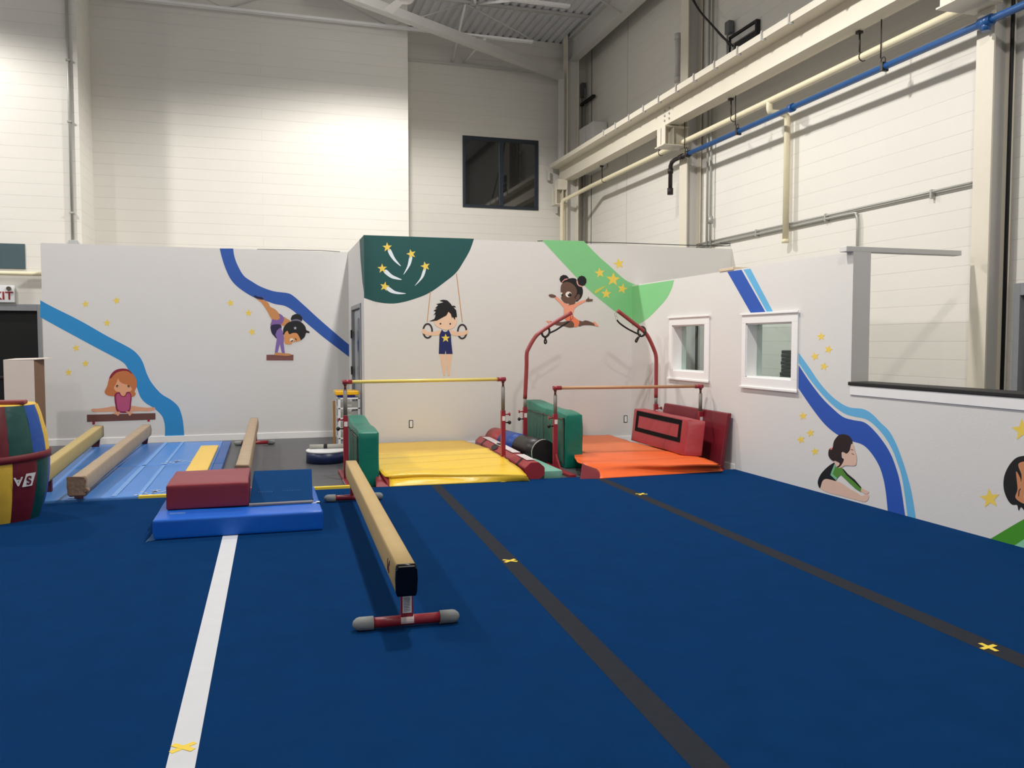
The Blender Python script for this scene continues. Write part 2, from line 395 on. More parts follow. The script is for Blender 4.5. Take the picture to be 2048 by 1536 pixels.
# ================================================================== WALL PAINTING (flat paint on the partitions)
PAINT = {}
def paint(rgb):
    if rgb not in PAINT: PAINT[rgb] = mat('paint_%02x%02x%02x' % rgb, rgb, .6, .03, 8)
    return PAINT[rgb]
def plane_L(x, y, k): return onY(x, y, YL-.0012-k*.0006)
def plane_M(x, y, k): return onY(x, y, YM-.0012-k*.0006)
def plane_R(x, y, k): return onX(x, y, XP-.0012-k*.0006)
def Zm(x0, y0, s): return lambda q: (x0+q[0]/s, y0+q[1]/s)
def mural(name, parent, plane, shapes, label=None, base=0, z=lambda q: q):
    """shapes: (rgb, kind, data) drawn back to front"""
    b = B(); ms = []
    for k, (rgb, kind, data) in enumerate(shapes):
        m = paint(rgb)
        if m not in ms: ms.append(m)
        mi = ms.index(m)
        if kind == 'p': pts = [z(q) for q in data]
        elif kind == 's': pts = [tuple(v)[:2] for v in spline([(*z(q), 0) for q in data], 5, True)]
        elif kind == 'e':
            cx, cy, rx, ry = data; pts = [z((cx+rx*math.cos(a*PI/12), cy+ry*math.sin(a*PI/12))) for a in range(24)]
        elif kind == 'blob':
            cx, cy, rx, ry, nb = data; pts = [z((cx+rx*(1+.07*abs(math.sin(nb*a*PI/60)))*math.cos(a*PI/30), cy+ry*(1+.07*abs(math.sin(nb*a*PI/60)))*math.sin(a*PI/30))) for a in range(60)]
        elif kind == 'star':
            cx, cy, r, rot = data; pts = [z((cx+(r if i % 2 == 0 else r*.42)*math.sin(i*PI/5+rot), cy-(r if i % 2 == 0 else r*.42)*math.cos(i*PI/5+rot))) for i in range(10)]
        elif kind == 'ring':
            cx, cy, rx, ry, w, a0, a1 = data
            n = 28; pts = [z((cx+rx*math.cos(a0+(a1-a0)*i/n), cy+ry*math.sin(a0+(a1-a0)*i/n))) for i in range(n+1)] + \
                [z((cx+(rx-w)*math.cos(a0+(a1-a0)*i/n), cy+(ry-w)*math.sin(a0+(a1-a0)*i/n))) for i in range(n, -1, -1)]
        elif kind == 'line':
            w = data[0]; P = [Vector((*z(q), 0)) for q in data[1:]]; L = []; R_ = []
            for i, p in enumerate(P):
                t = (P[min(i+1, len(P)-1)]-P[max(i-1, 0)]).normalized(); n = Vector((-t.y, t.x, 0))*w/2
                L.append((p+n)[:2]); R_.append((p-n)[:2])
            pts = L+R_[::-1]
        poly3(b, [plane(q[0], q[1], base+k*.5) for q in pts], mi)
    # paint faces look at the room
    o = objk(name, b, ms, parent)
    if label: o['label'] = label
    return o
def objk(name, bm, ms, parent):
    for f in bm.faces:
        f.normal_update()
        c = f.calc_center_median()
        if f.normal.dot(Vector((0, 0, H))-c) < 0: f.normal_flip()
    me = bpy.data.meshes.new(name)
    vs = [v.co for v in bm.verts]
    mn = Vector([min(v[i] for v in vs) for i in range(3)]); mx = Vector([max(v[i] for v in vs) for i in range(3)]); org = (mn+mx)/2
    for v in bm.verts: v.co -= org
    bm.to_mesh(me); bm.free()
    for k in ms: me.materials.append(k)
    o = bpy.data.objects.new(name, me); COL.objects.link(o); ORG[o] = org; o.parent = parent; o.location = org-ORG[parent]
    return o
def ribbon(name, parent, plane, rgb, A, Bq, z1, z2, label=None, base=0):
    A = [z1(q) for q in A]; Bq = [z2(q) for q in Bq]
    a = [tuple(v)[:2] for v in spline([(*q, 0) for q in A], 5)]; c = [tuple(v)[:2] for v in spline([(*q, 0) for q in Bq], 5)]
    bm = B(); poly3(bm, [plane(q[0], q[1], base) for q in a+c[::-1]])
    o = objk(name, bm, [paint(rgb)], parent)
    if label: o['label'] = label
    return o
I = lambda q: q
LB = (40, 142, 206); DB = (38, 86, 172); YS = (244, 212, 92)
ZA = Zm(0, 450, 4.); ZB = Zm(400, 450, 4.); ZC = Zm(720, 450, 4.); ZD7 = Zm(1000, 450, 4.); ZE = Zm(1300, 480, 4.); ZF = Zm(1536, 740, 4.)
# --- left partition
ribbon('mural_ribbon', wpl, plane_L, LB,
       [(322, 602), (420, 655), (640, 765), (860, 890), (1040, 985), (1110, 1045), (1145, 1105), (1175, 1190), (1215, 1265), (1290, 1350), (1370, 1400), (1425, 1450), (1450, 1510), (1465, 1580), (1475, 1700)],
       [(322, 737), (500, 835), (740, 965), (900, 1050), (985, 1100), (1020, 1145), (1060, 1230), (1095, 1300), (1120, 1370), (1160, 1420), (1230, 1465), (1290, 1520), (1312, 1570), (1320, 1630), (1318, 1702)], ZA, ZA, 'light blue painted ribbon')
ribbon('mural_ribbon', wpl, plane_L, DB,
       [(158, 188), (175, 260), (205, 350), (250, 440), (320, 510), (430, 578), (520, 605), (600, 632), (680, 648), (750, 690), (830, 765), (930, 850), (1010, 915), (1201, 1062)],
       [(265, 188), (275, 250), (300, 320), (350, 405), (420, 455), (490, 495), (590, 530), (700, 545), (750, 570), (830, 640), (950, 750), (1100, 880), (1198, 962)], ZB, ZB, 'dark blue painted ribbon')
for (x, y) in ((171, 608), (233, 601), (214, 646), (152, 696), (171, 727), (137, 745), (461, 606), (497, 626), (504, 664)):
    mural('mural_star', wpl, plane_L, [(YS, 'star', (x, y, 8, random.uniform(-.3, .3)))])
z = Zm(160, 720, 10.97); SK = (226, 164, 128)
mural('mural_gymnast', wpl, plane_L, [
    (SK, 's', [(260, 1075), (420, 1065), (600, 1040), (760, 1020), (830, 1140), (700, 1135), (480, 1140), (280, 1135)]),
    (SK, 's', [(1130, 1010), (1300, 1030), (1480, 1045), (1630, 1040), (1640, 1095), (1480, 1125), (1300, 1120), (1080, 1130)]),
    ((200, 118, 66), 's', [(640, 400), (700, 290), (810, 215), (940, 195), (1050, 215), (1150, 290), (1220, 390), (1245, 480), (1238, 600), (1200, 690), (1225, 745), (1155, 812), (960, 810), (760, 800), (600, 772), (540, 700), (600, 560)]),
    ((142, 26, 52), 's', [(640, 400), (700, 288), (800, 212), (940, 188), (1060, 210), (1145, 295), (1120, 295), (1050, 248), (940, 238), (820, 270), (740, 330), (688, 392)]),
    ((236, 170, 130), 's', [(835, 410), (870, 470), (950, 520), (1060, 550), (1110, 590), (1140, 640), (1100, 690), (1020, 712), (950, 720), (800, 690), (745, 620), (760, 570), (800, 500)]),
    ((134, 28, 72), 's', [(755, 800), (780, 730), (870, 705), (900, 760), (950, 800), (1000, 770), (1020, 710), (1090, 705), (1132, 800), (1125, 920), (1075, 1140), (825, 1140), (770, 960)]),
    ((186, 82, 122), 's', [(800, 770), (850, 735), (890, 785), (945, 815), (1000, 795), (1040, 730), (1090, 745), (1110, 810), (1095, 940), (1055, 1105), (850, 1105), (800, 900)]),
    ((236, 170, 130), 's', [(880, 690), (1010, 690), (985, 765), (945, 790), (900, 765)]),
    ((106, 66, 60), 'p', [(152, 1200), (1655, 1165), (1655, 1305), (155, 1358)]),
    ((152, 32, 50), 'p', [(272, 1352), (328, 1350), (328, 1415), (272, 1417)]), ((152, 32, 50), 'p', [(1480, 1310), (1530, 1308), (1530, 1350), (1480, 1352)]),
    (SK, 's', [(715, 1175), (850, 1130), (880, 1165), (830, 1228), (800, 1200), (740, 1188)]), (SK, 's', [(1010, 1120), (1170, 1165), (1120, 1190), (1095, 1225), (1040, 1165)]),
    ((50, 50, 30), 'e', (818, 572, 26, 26)), ((50, 50, 30), 'e', (1062, 578, 26, 26)), ((214, 214, 190), 'e', (830, 580, 9, 9)), ((214, 214, 190), 'e', (1052, 588, 9, 9)),
], 'painted girl with red bob doing the splits on a beam', 2, z)
z = Zm(500, 580, 10.24); SK = (206, 140, 86)
mural('mural_gymnast', wpl, plane_L, [
    (SK, 's', [(690, 555), (760, 590), (830, 645), (760, 745), (620, 712), (640, 650)]),
    (SK, 's', [(125, 170), (200, 180), (290, 205), (380, 270), (415, 340), (520, 400), (590, 480), (625, 560), (580, 630), (470, 615), (420, 560), (350, 430), (240, 270)]),
    ((20, 20, 60), 's', [(82, 125), (110, 110), (160, 135), (240, 145), (280, 182), (255, 200), (180, 186), (110, 165)]),
    ((132, 98, 164), 's', [(590, 485), (660, 520), (697, 580), (680, 650), (620, 712), (430, 728), (440, 650), (460, 600), (560, 615), (612, 570)]),
    ((36, 26, 68), 's', [(432, 725), (610, 705), (645, 790), (565, 988), (490, 940), (438, 860)]),
    ((130, 104, 174), 'p', [(628, 766), (670, 850), (696, 980), (688, 1100), (715, 1292), (655, 1292), (612, 1105), (565, 1292), (508, 1288), (530, 1120), (552, 985), (520, 920), (550, 830)]),
    ((128, 80, 76), 'p', [(338, 1325), (890, 1325), (888, 1442), (338, 1440)]),
    ((14, 15, 18), 'blob', (955, 590, 112, 95, 9)),
    ((120, 112, 142), 's', [(850, 622), (950, 596), (1050, 628), (1040, 655), (950, 630), (855, 645)]),
    ((14, 15, 18), 's', [(678, 860), (690, 770), (760, 680), (850, 642), (960, 630), (1060, 668), (1130, 745), (1155, 820), (1215, 850), (1212, 882), (1150, 880), (1120, 960), (1060, 1015), (1030, 1020), (900, 930), (700, 920)]),
    ((222, 152, 92), 's', [(696, 930), (730, 860), (770, 840), (805, 905), (880, 880), (960, 888), (1010, 960), (1032, 1028), (960, 1055), (870, 1072), (840, 1112), (730, 1105), (700, 1040)]),
    ((240, 230, 210), 's', [(818, 1000), (870, 990), (905, 1035), (850, 1062), (822, 1050)]), ((20, 16, 20), 'line', (2., (835, 1055), (888, 1032))), ((40, 24, 20), 'line', (1.6, (925, 985), (955, 1030))),
    ((196, 190, 214), 'star', (925, 780, 38, 0)),
    (SK, 's', [(505, 1305), (550, 1280), (700, 1295), (820, 1305), (838, 1335), (760, 1350), (640, 1342), (508, 1332)]),
], 'painted girl in purple doing a handstand on a small beam', 2, z)
# --- jog face slip of dark green
b = B(); poly3(b, [onX(q[0], q[1], XJ-.0016) for q in [ZB(p) for p in ((1276, 118), (1310, 82), (1318, 586), (1300, 460), (1284, 280))]]); objk('mural_patch', b, [paint((26, 86, 86))], wj)
# --- middle partition
DG = (16, 80, 80)
b = B(); arc = [tuple(v)[:2] for v in spline([(*ZC(q), 0) for q in [(912, 110), (880, 200), (830, 290), (770, 380), (680, 455), (560, 540), (440, 590), (320, 622), (230, 628), (130, 615), (32, 583)]], 5)]
poly3(b, [plane_M(q[0], q[1], 0) for q in [ZC((27, 80))]+arc]); objk('mural_patch', b, [paint(DG)], wpm)['label'] = 'dark green painted quarter circle'
for (st, tl) in (((218, 178), [(222, 205), (245, 195), (280, 265), (328, 330), (280, 295), (242, 250)]), ((410, 232), [(396, 255), (418, 258), (400, 325), (347, 398), (378, 330)]),
                 ((523, 330), [(508, 352), (528, 350), (505, 420), (438, 487), (482, 425)]), ((178, 348), [(188, 372), (212, 358), (260, 400), (335, 437), (265, 430), (215, 402)]), ((197, 492), [(210, 510), (230, 494), (285, 530), (368, 548), (300, 553), (240, 538)])):
    mural('mural_shooting_star', wpm, plane_M, [((232, 242, 250), 's', tl), (YS, 'star', (st[0], st[1], 40, random.uniform(-.3, .3)))], None, 2, ZC)
G1 = (132, 204, 140)
ribbon('mural_ribbon', wpm, plane_M, G1, [(335, 120), (500, 300), (700, 510), (860, 645), (960, 720), (1093, 799)], [(670, 128), (720, 180), (800, 260), (880, 330), (960, 405), (1020, 450), (1093, 480)], ZD7, ZD7, 'pale green painted ribbon', 0)
for (x, y, r) in ((952, 310, 44), (798, 383, 44), (905, 435, 58), (978, 510, 44), (850, 550, 44)):
    mural('mural_star', wpm, plane_M, [(YS, 'star', (x, y, r, random.uniform(-.25, .25)))], None, 3, ZD7)
mural('mural_swoosh', wpm, plane_M, [((206, 206, 96), 's', [(755, 540), (775, 515), (850, 485), (800, 525), (770, 545)])], None, 3, ZD7)
z = Zm(800, 560, 7.317); SK = (240, 202, 172)
RG = (52, 46, 50)
mural('mural_gymnast', wpm, plane_M, [
    ((206, 156, 104), 'line', (1.7, (445, 172), (398, 612))), ((206, 156, 104), 'line', (1.7, (826, -96), (912, 620))),
    (RG, 'ring', (405, 745, 78, 116, 26, 0, 2*PI)), (RG, 'ring', (910, 755, 77, 114, 26, 0, 2*PI)),
    (SK, 's', [(322, 735), (350, 715), (400, 755), (480, 758), (600, 735), (592, 800), (470, 815), (380, 800), (325, 775)]),
    (SK, 's', [(735, 735), (830, 755), (930, 755), (985, 730), (1000, 765), (950, 805), (850, 818), (750, 800)]),
    (SK, 'p', [(580, 1085), (665, 1085), (668, 1300), (660, 1400), (638, 1400), (610, 1250)]), (SK, 'p', [(675, 1085), (765, 1088), (740, 1250), (725, 1400), (700, 1402), (685, 1300)]),
    ((244, 208, 180), 's', [(500, 610), (560, 520), (690, 450), (780, 500), (832, 560), (825, 640), (780, 702), (680, 732), (580, 702), (520, 662)]),
    ((26, 38, 100), 'p', [(612, 725), (640, 755), (665, 760), (690, 752), (710, 725), (745, 800), (750, 900), (770, 1080), (675, 1082), (668, 1030), (660, 1082), (568, 1080), (572, 950), (578, 800)]),
    (YS, 'star', (668, 852, 66, 0)),
    ((14, 14, 17), 'p', [(425, 605), (500, 572), (515, 540), (520, 500), (490, 518), (525, 462), (490, 450), (550, 412), (512, 415), (560, 365), (530, 352), (590, 338), (642, 325), (580, 302), (630, 288), (690, 297), (740, 345), (762, 378), (800, 376), (820, 400), (782, 398), (822, 442), (835, 540), (808, 548), (805, 588), (772, 540), (762, 562), (745, 500), (710, 465), (680, 520), (600, 562), (540, 595)]),
    ((24, 18, 20), 'e', (593, 640, 12, 13)), ((24, 18, 20), 'e', (735, 642, 12, 13)),
    ((244, 226, 212), 'p', [(660, 1082), (668, 1040), (674, 1082)]),
], 'painted boy in navy suit hanging from two rings', 2, z)
z = Zm(1080, 530, 10.97); BRW = (106, 78, 66); CO = (246, 164, 134)
mural('mural_gymnast', wpm, plane_M, [
    ((14, 16, 20), 's', [(500, 385), (560, 325), (680, 290), (780, 300), (850, 400), (920, 480), (942, 580), (920, 690), (860, 765), (790, 800), (700, 640), (600, 500)]),
    ((14, 16, 20), 'blob', (530, 310, 95, 88, 9)), ((14, 16, 20), 'blob', (918, 350, 98, 108, 10)),
    ((238, 150, 150), 's', [(480, 370), (540, 310), (612, 295), (600, 315), (540, 335), (490, 380)]), ((232, 170, 150), 's', [(800, 345), (822, 345), (850, 430), (930, 462), (925, 480), (860, 465), (815, 420)]),
    (BRW, 's', [(220, 1230), (300, 1250), (480, 1250), (640, 1220), (720, 1240), (762, 1310), (740, 1360), (640, 1372), (540, 1345), (380, 1322), (240, 1270)]),
    (BRW, 's', [(850, 1222), (930, 1238), (1010, 1215), (1160, 1270), (1220, 1330), (1100, 1320), (960, 1320), (850, 1345)]),
    (CO, 'p', [(345, 690), (380, 700), (520, 830), (640, 872), (740, 865), (870, 800), (990, 765), (1005, 800), (830, 890), (752, 960), (728, 1080), (740, 1160), (560, 1190), (520, 1080), (525, 940), (430, 830), (328, 730)]),
    ((242, 132, 92), 's', [(548, 1165), (700, 1120), (800, 1180), (862, 1230), (850, 1310), (790, 1362), (750, 1350), (742, 1280), (690, 1225), (600, 1225)]),
    (BRW, 's', [(455, 600), (460, 460), (510, 392), (600, 370), (690, 400), (770, 470), (812, 570), (802, 650), (860, 640), (878, 690), (850, 750), (790, 792), (750, 855), (620, 885), (650, 850), (540, 825), (462, 730), (480, 680)]),
    ((250, 240, 226), 'e', (625, 645, 66, 62)), ((24, 16, 14), 'e', (650, 655, 42, 42)), ((250, 240, 226), 'e', (630, 632, 12, 12)),
    ((250, 240, 226), 'p', [(452, 600), (488, 606), (500, 650), (470, 660)]), ((24, 16, 14), 'e', (487, 660, 16, 30)),
    ((30, 20, 18), 'line', (1.8, (812, 655), (770, 700), (775, 740))),
    (BRW, 's', [(192, 655), (260, 640), (340, 668), (345, 702), (260, 712), (212, 690)]), (BRW, 'p', [(1003, 770), (1050, 730), (1065, 685), (1077, 742), (1162, 752), (1148, 792), (1060, 803), (1010, 795)]),
    (CO, 'p', [(130, 1220), (220, 1230), (245, 1262), (215, 1288)]), (CO, 'p', [(1160, 1255), (1200, 1240), (1292, 1345), (1218, 1342)]),
], 'painted girl with two hair buns leaping in coral leotard', 5, z)
# --- right partition
GL = (156, 222, 152)
b = B(); arc = [tuple(v)[:2] for v in spline([(*ZD7(q), 0) for q in [(1392, 440), (1372, 510), (1330, 590), (1260, 670), (1190, 740), (1120, 788), (1085, 800), (1056, 806)]], 5)]
c0 = onX(1271.4, 568, XP-.001)
poly3(b, [plane_R(q[0], q[1], 0) for q in [ZD7((1056, 491))]+arc]); objk('mural_patch', b, [paint(G1)], wpr)['label'] = 'pale green painted patch beside the corner'
DB2 = (34, 84, 180); LB2 = (100, 180, 226)
mural('mural_ribbon', wpr, plane_R, [(DB2, 'p', [(618, 254), (732, 238), (932, 592), (815, 600)]), (LB2, 'p', [(748, 236), (803, 229), (992, 590), (945, 594)])], 'two-tone blue painted ribbon above the window', 0, ZE)
ribbon('mural_ribbon', wpr, plane_R, DB2, [(246, -38), (330, 90), (430, 220), (520, 310), (600, 375), (680, 400), (760, 415), (820, 455), (900, 545), (970, 650), (1020, 770), (1060, 920), (1098, 1175)],
       [(242, 145), (320, 260), (400, 370), (470, 450), (560, 520), (670, 568), (760, 600), (830, 670), (890, 770), (925, 880), (945, 1000), (958, 1135)], ZF, ZF, 'dark blue painted ribbon below the window')
ribbon('mural_ribbon', wpr, plane_R, LB2, [(246, -137), (340, -5), (400, 85), (480, 180), (560, 250), (650, 298), (760, 312), (830, 350), (900, 420), (970, 490), (1020, 580), (1060, 680), (1110, 830), (1150, 990), (1184, 1200)],
       [(246, -56), (280, -5), (350, 95), (450, 215), (540, 300), (620, 352), (700, 375), (780, 392), (850, 440), (930, 530), (990, 630), (1030, 730), (1075, 880), (1117, 1180)], ZF, ZF, 'light blue painted ribbon below the window')
for (x, y) in ((1642, 673), (1657, 699), (1630, 713), (1648, 733), (1606, 832), (1621, 866), (1602, 879), (1630, 903)):
    mural('mural_star', wpr, plane_R, [(YS, 'star', (x, y, 9, random.uniform(-.3, .3)))])
for (x, y, r) in ((1979.6, 997, 21), (2045, 860, 23)):
    mural('mural_star', wpr, plane_R, [(YS, 'star', (x, y, r, -.1))])
z = Zm(1620, 850, 9.6); SK = (226, 190, 170)
mural('mural_gymnast', wpr, plane_R, [
    (SK, 's', [(195, 1205), (240, 1080), (330, 1035), (490, 1070), (600, 1110), (740, 1210), (900, 1300), (1000, 1360), (1080, 1330), (1125, 1345), (1120, 1420), (1050, 1475), (900, 1440), (640, 1370), (330, 1290)]),
    (SK, 's', [(985, 1210), (1050, 1240), (1125, 1275), (1120, 1310), (1060, 1325), (975, 1270)]),
    ((10, 13, 20), 's', [(470, 720), (430, 840), (400, 950), (500, 1070), (400, 1050), (300, 1035), (240, 1070), (192, 1212), (152, 1140), (155, 1060), (210, 940), (330, 810)]),
    ((82, 142, 52), 'p', [(478, 750), (500, 812), (610, 822), (700, 940), (850, 1060), (985, 1200), (975, 1285), (880, 1230), (760, 1120), (590, 958), (540, 1000), (500, 1060), (395, 960)]),
    ((120, 190, 150), 'p', [(470, 745), (490, 785), (435, 940), (520, 1020), (500, 1062), (390, 958)]),
    ((10, 13, 20), 'p', [(608, 828), (645, 848), (725, 940), (860, 1050), (988, 1202), (965, 1208), (840, 1085), (700, 962)]),
    (SK, 's', [(600, 520), (700, 545), (770, 440), (795, 365), (830, 385), (862, 500), (892, 600), (890, 720), (850, 782), (680, 778), (610, 812), (540, 818), (475, 735), (480, 690), (565, 730), (640, 660)]),
    ((36, 20, 22), 's', [(545, 200), (640, 178), (740, 205), (800, 280), (812, 350), (785, 380), (760, 490), (700, 548), (640, 515), (605, 535), (608, 620), (650, 660), (620, 740), (560, 808), (505, 808), (550, 780), (565, 730), (480, 685), (440, 690), (380, 640), (350, 560), (370, 460), (430, 440), (460, 310)]),
    ((90, 60, 56), 'line', (1.2, (780, 480), (805, 470), (828, 485))), ((90, 60, 56), 'line', (1.2, (800, 540), (820, 560), (845, 565))),
    ((236, 130, 100), 'star', (405, 455, 34, 0)),
], 'painted girl in green sleeves reaching for her toes', 2, z)
z = Zm(1800, 800, 4.956)
mural('mural_gymnast', wpr, plane_R, [
    ((66, 150, 34), 'p', [(866, 1394), (1100, 1254), (1229, 1180), (1420, 1120), (1420, 1560), (1229, 1500)]),
    ((140, 206, 170), 'p', [(1105, 1462), (1229, 1380), (1420, 1280), (1420, 1560), (1229, 1510)]),
    ((18, 15, 16), 's', [(1300, 550), (1229, 553), (1150, 575), (1080, 650), (1032, 760), (1028, 880), (1065, 985), (1110, 1035), (1160, 1040), (1175, 1095), (1200, 1060), (1260, 1110), (1400, 1060), (1430, 700)]),
    ((208, 140, 96), 's', [(1175, 630), (1300, 620), (1380, 760), (1370, 940), (1300, 1010), (1235, 1030), (1145, 970), (1165, 880), (1150, 710), (1190, 770), (1200, 815), (1204, 740)]),
    ((50, 30, 26), 'line', (2., (1195, 878), (1180, 900), (1175, 955))), ((246, 236, 214), 'e', (1262, 960, 34, 44)),
], 'painted smiling face with dark hair over green top', 2, z)

# ================================================================== FLOOR COVERING
carp = None
b = B(); XC0 = -12.
ys = [-5.9, 8.7]
nx = 300
prev = None
for i in range(nx+1):
    x = XC0+(XP-XC0)*i/nx
    wv = .018*noise.noise(Vector((x*1.3, 0, 0)))+.012*noise.noise(Vector((x*5, 3, 0)))
    e = 8.72+.0*x+wv
    row = [b.verts.new((x, -5.9, 0)), b.verts.new((x, -5.9, .04)), b.verts.new((x, e-.015, .04)), b.verts.new((x, e, .03)), b.verts.new((x, e, 0))]
    if prev:
        for k in range(4): b.faces.new((prev[k], row[k], row[k+1], prev[k+1]))
    prev = row
carp = tag(obj('floor_carpet', b, M_carp), 'dark blue gymnastics carpet covering the foreground floor', 'carpet')
def strip(name, q, m, z=.0408, label=None, par=None):
    b = B(); P = [onZ(x, y, .04) for (x, y) in q]
    for p in P: p.z = z
    v = hexa(b, [Vector((p.x, p.y, z-.003)) for p in P]+P)
    o = obj(name, b, m, par or carp)
    if label: o['label'] = label
    return o
def ext(p, q, s): return (q[0]+(q[0]-p[0])*s, q[1]+(q[1]-p[1])*s)
strip('seam_strip', [(862, 970.5), (881, 969.5), ext((881, 969), (1462, 1536), .3), ext((862, 969), (1384, 1536), .3)], M_strip, label='left charcoal strip')
strip('seam_strip', [(1190, 956.5), (1207, 955.5), ext((1207, 955), (2048, 1310), .3), ext((1190, 955), (2048, 1337), .3)], M_strip, label='right charcoal strip')
strip('line_tape', [(477, 1065), (447, 1066), ext((447, 1075), (332, 1536), .3), ext((477, 1073), (390, 1536), .3)], M_tape, .0415)
def xmark(cx, cy, r, sx=1., rot=0.):
    c = onZ(cx, cy, .04); b = B()
    for k, a in enumerate((rot+.6, rot-.7)):
        M = Matrix.Translation((c.x, c.y, .0425+.0006*k)) @ Matrix.Rotation(a, 4, 'Z')
        box(b, -r, r, -.012, .012, -.001, .0005, M=M)
    obj('cross_mark', b, M_yt, carp)
xmark(1020, 1122, .055); xmark(1283, 988.5, .06, rot=.2); xmark(1977, 1295, .055, rot=.9); xmark(366, 1496, .05)
b = B(); p0 = onZ(280, 997, 0); p1 = onZ(697, 979.5, 0)
box(b, -1.21, 1.0, 8.738, 8.792, 0, .062, bev=.004); tag(obj('edging_strip', b, M_yt), 'thin yellow edging strip behind the blue carpet', 'strip')

# ================================================================== BALANCE BEAMS
def body_section(w, h, k=.1):
    """rounded, slightly bellied beam section, around (0,0) at its bottom"""
    pts = [(-w*.44, 0), (w*.44, 0), (w*.5, h*.12), (w*.525, h*.5), (w*.5, h*.84), (w*.475, h*.955), (w*.42, h), (-w*.42, h), (-w*.475, h*.955), (-w*.5, h*.84), (-w*.525, h*.5), (-w*.5, h*.12)]
    return pts
def sweep(b, sec, p0, p1, n=1, mi=0, rag=0.):
    d = (p1-p0).normalized(); s = Vector((d.y, -d.x, 0)).normalized()
    rings = []
    for i in range(n+1):
        p = p0.lerp(p1, i/n)
        rings.append([b.verts.new(p+s*(x+rag*noise.noise(Vector((x*30, i*.6, q*20))))+Vector((0, 0, q+rag*noise.noise(Vector((x*22+5, i*.7, q*9)))))) for (x, q) in sec])
    N = len(sec)
    for i in range(n):
        for k in range(N):
            f = b.faces.new((rings[i][k], rings[i][(k+1) % N], rings[i+1][(k+1) % N], rings[i+1][k])); f.material_index = mi; f.smooth = True
    b.faces.new(rings[0][::-1]).material_index = mi; b.faces.new(rings[-1]).material_index = mi
def foot(par, c, L, ztop, z0=.04, ang=0., labels=False, caps=M_grc):
    """T foot: cross tube with rubber caps, flat upright"""
    R = Matrix.Rotation(ang, 4, 'Z'); c = Vector(c)
    def P(x, y, z): v = R @ Vector((x, y, 0)); return Vector((c.x+v.x, c.y+v.y, z))
    r = .028; zc = z0+r+.008
    b = B(); tube(b, [P(-L/2+.09, 0, zc), P(L/2-.09, 0, zc)], r, 16); ft = obj('foot_tube', b, M_redst, par)
    for s in (-1, 1):
        b = B(); pts, rad = capsule_pts(P(s*(L/2-.11), 0, zc), P(s*L/2, 0, zc), r+.008, .11)
        tube(b, pts, 0, 16, rfun=lambda i: rad[i]); obj('end_cap', b, caps, ft)
    b = B(); w = .034
    hexa(b, [P(-w, -.018, zc+r*.6), P(w, -.018, zc+r*.6), P(w, .018, zc+r*.6), P(-w, .018, zc+r*.6), P(-w*.92, -.018, ztop), P(w*.92, -.018, ztop), P(w*.92, .018, ztop), P(-w*.92, .018, ztop)], bev=.003)
    up = obj('leg', b, M_redst, par)
    if labels:
        b = B(); hexa(b, [P(-.024, -.0205, zc+.045), P(.024, -.0205, zc+.045), P(.024, -.0185, zc+.045), P(-.024, -.0185, zc+.045), P(-.024, -.0205, zc+.145), P(.024, -.0205, zc+.145), P(.024, -.0185, zc+.145), P(-.024, -.0185, zc+.145)])
        lb = obj('warning_label', b, M_lab, up)
        b = B()
        for k in range(10):
            z_ = zc+.055+k*.0085
            if k == 9: continue
            hexa(b, [P(-.019, -.0214, z_), P(.018-.006*(k % 3 == 0), -.0214, z_), P(.018, -.0206, z_), P(-.019, -.0206, z_), P(-.019, -.0214, z_+.003), P(.018-.006*(k % 3 == 0), -.0214, z_+.003), P(.018, -.0206, z_+.003), P(-.019, -.0206, z_+.003)])
        obj('printed_lines', b, M_txt, lb)
        b = B(); sec = []
        for k in range(7):
            a = math.radians(-20+k*22); sec.append((a))
        rr = r+.0012; rings = []
        for x in (-.034, .036):
            rings.append([b.verts.new(P(x, -rr*math.cos(a), zc+rr*math.sin(a))) for a in sec])
        for k in range(6): b.faces.new((rings[0][k], rings[1][k], rings[1][k+1], rings[0][k+1]))
        obj('maker_label', b, mat('worn_label', (214, 196, 192), .5, .2, 60), ft)
    return up
# near tan beam
A0 = Vector((.684, 4.2, .252)); A1 = Vector((.778, 8.05, .262))
bm_ = root('balance_beam', (.72, 6.1, .04), 'tan suede low balance beam with black end cap standing on blue carpet in front', 'balance beam', 'balance beams')
sec = body_section(.106, .165)
d = (A1-A0).normalized()
b = B(); sweep(b, sec, A0+d*.03, A1, 8); obj('beam_body', b, M_tan, bm_)
b = B(); sec2 = [(x*1.03, q*1.012-.001) for x, q in sec]; sweep(b, sec2, A0-d*.0, A0+d*.032, 1)
es = [e for e in b.edges if all(abs((v.co-A0).dot(d)) < .003 for v in e.verts)]
bmesh.ops.bevel(b, geom=es, offset=.012, segments=3, affect='EDGES'); obj('end_plate', b, M_blackg, bm_)
b = B(); sweep(b, sec2, A1-d*.02, A1+d*.012, 1); obj('end_plate', b, M_blackg, bm_)
foot(bm_, (.708, 4.36, 0), .575, .27, .04, -.03, True)
foot(bm_, (.795, 8.0, 0), .56, .27, .04, -.03)
b = B(); s = Vector((d.y, -d.x, 0)); px0 = A0+d*.28-s*.0575
for k, (z0, z1, a0, a1) in enumerate(((.09, .12, 0, .03), (.045, .1, .03, .06), (.05, .115, .075, .1))):
    q0 = px0+d*a0; q1 = px0+d*a1
    hexa(b, [q0+Vector((0, 0, z0)), q1+Vector((0, 0, z0-.01)), q1+s*.006+Vector((0, 0, z0-.01)), q0+s*.006+Vector((0, 0, z0)), q0+Vector((0, 0, z1)), q1+Vector((0, 0, z1-.02)), q1+s*.006+Vector((0, 0, z1-.02)), q0+s*.006+Vector((0, 0, z1))])
obj('side_badge', b, mat('maroon_print', (92, 24, 26), .5, .1, 30), bm_)
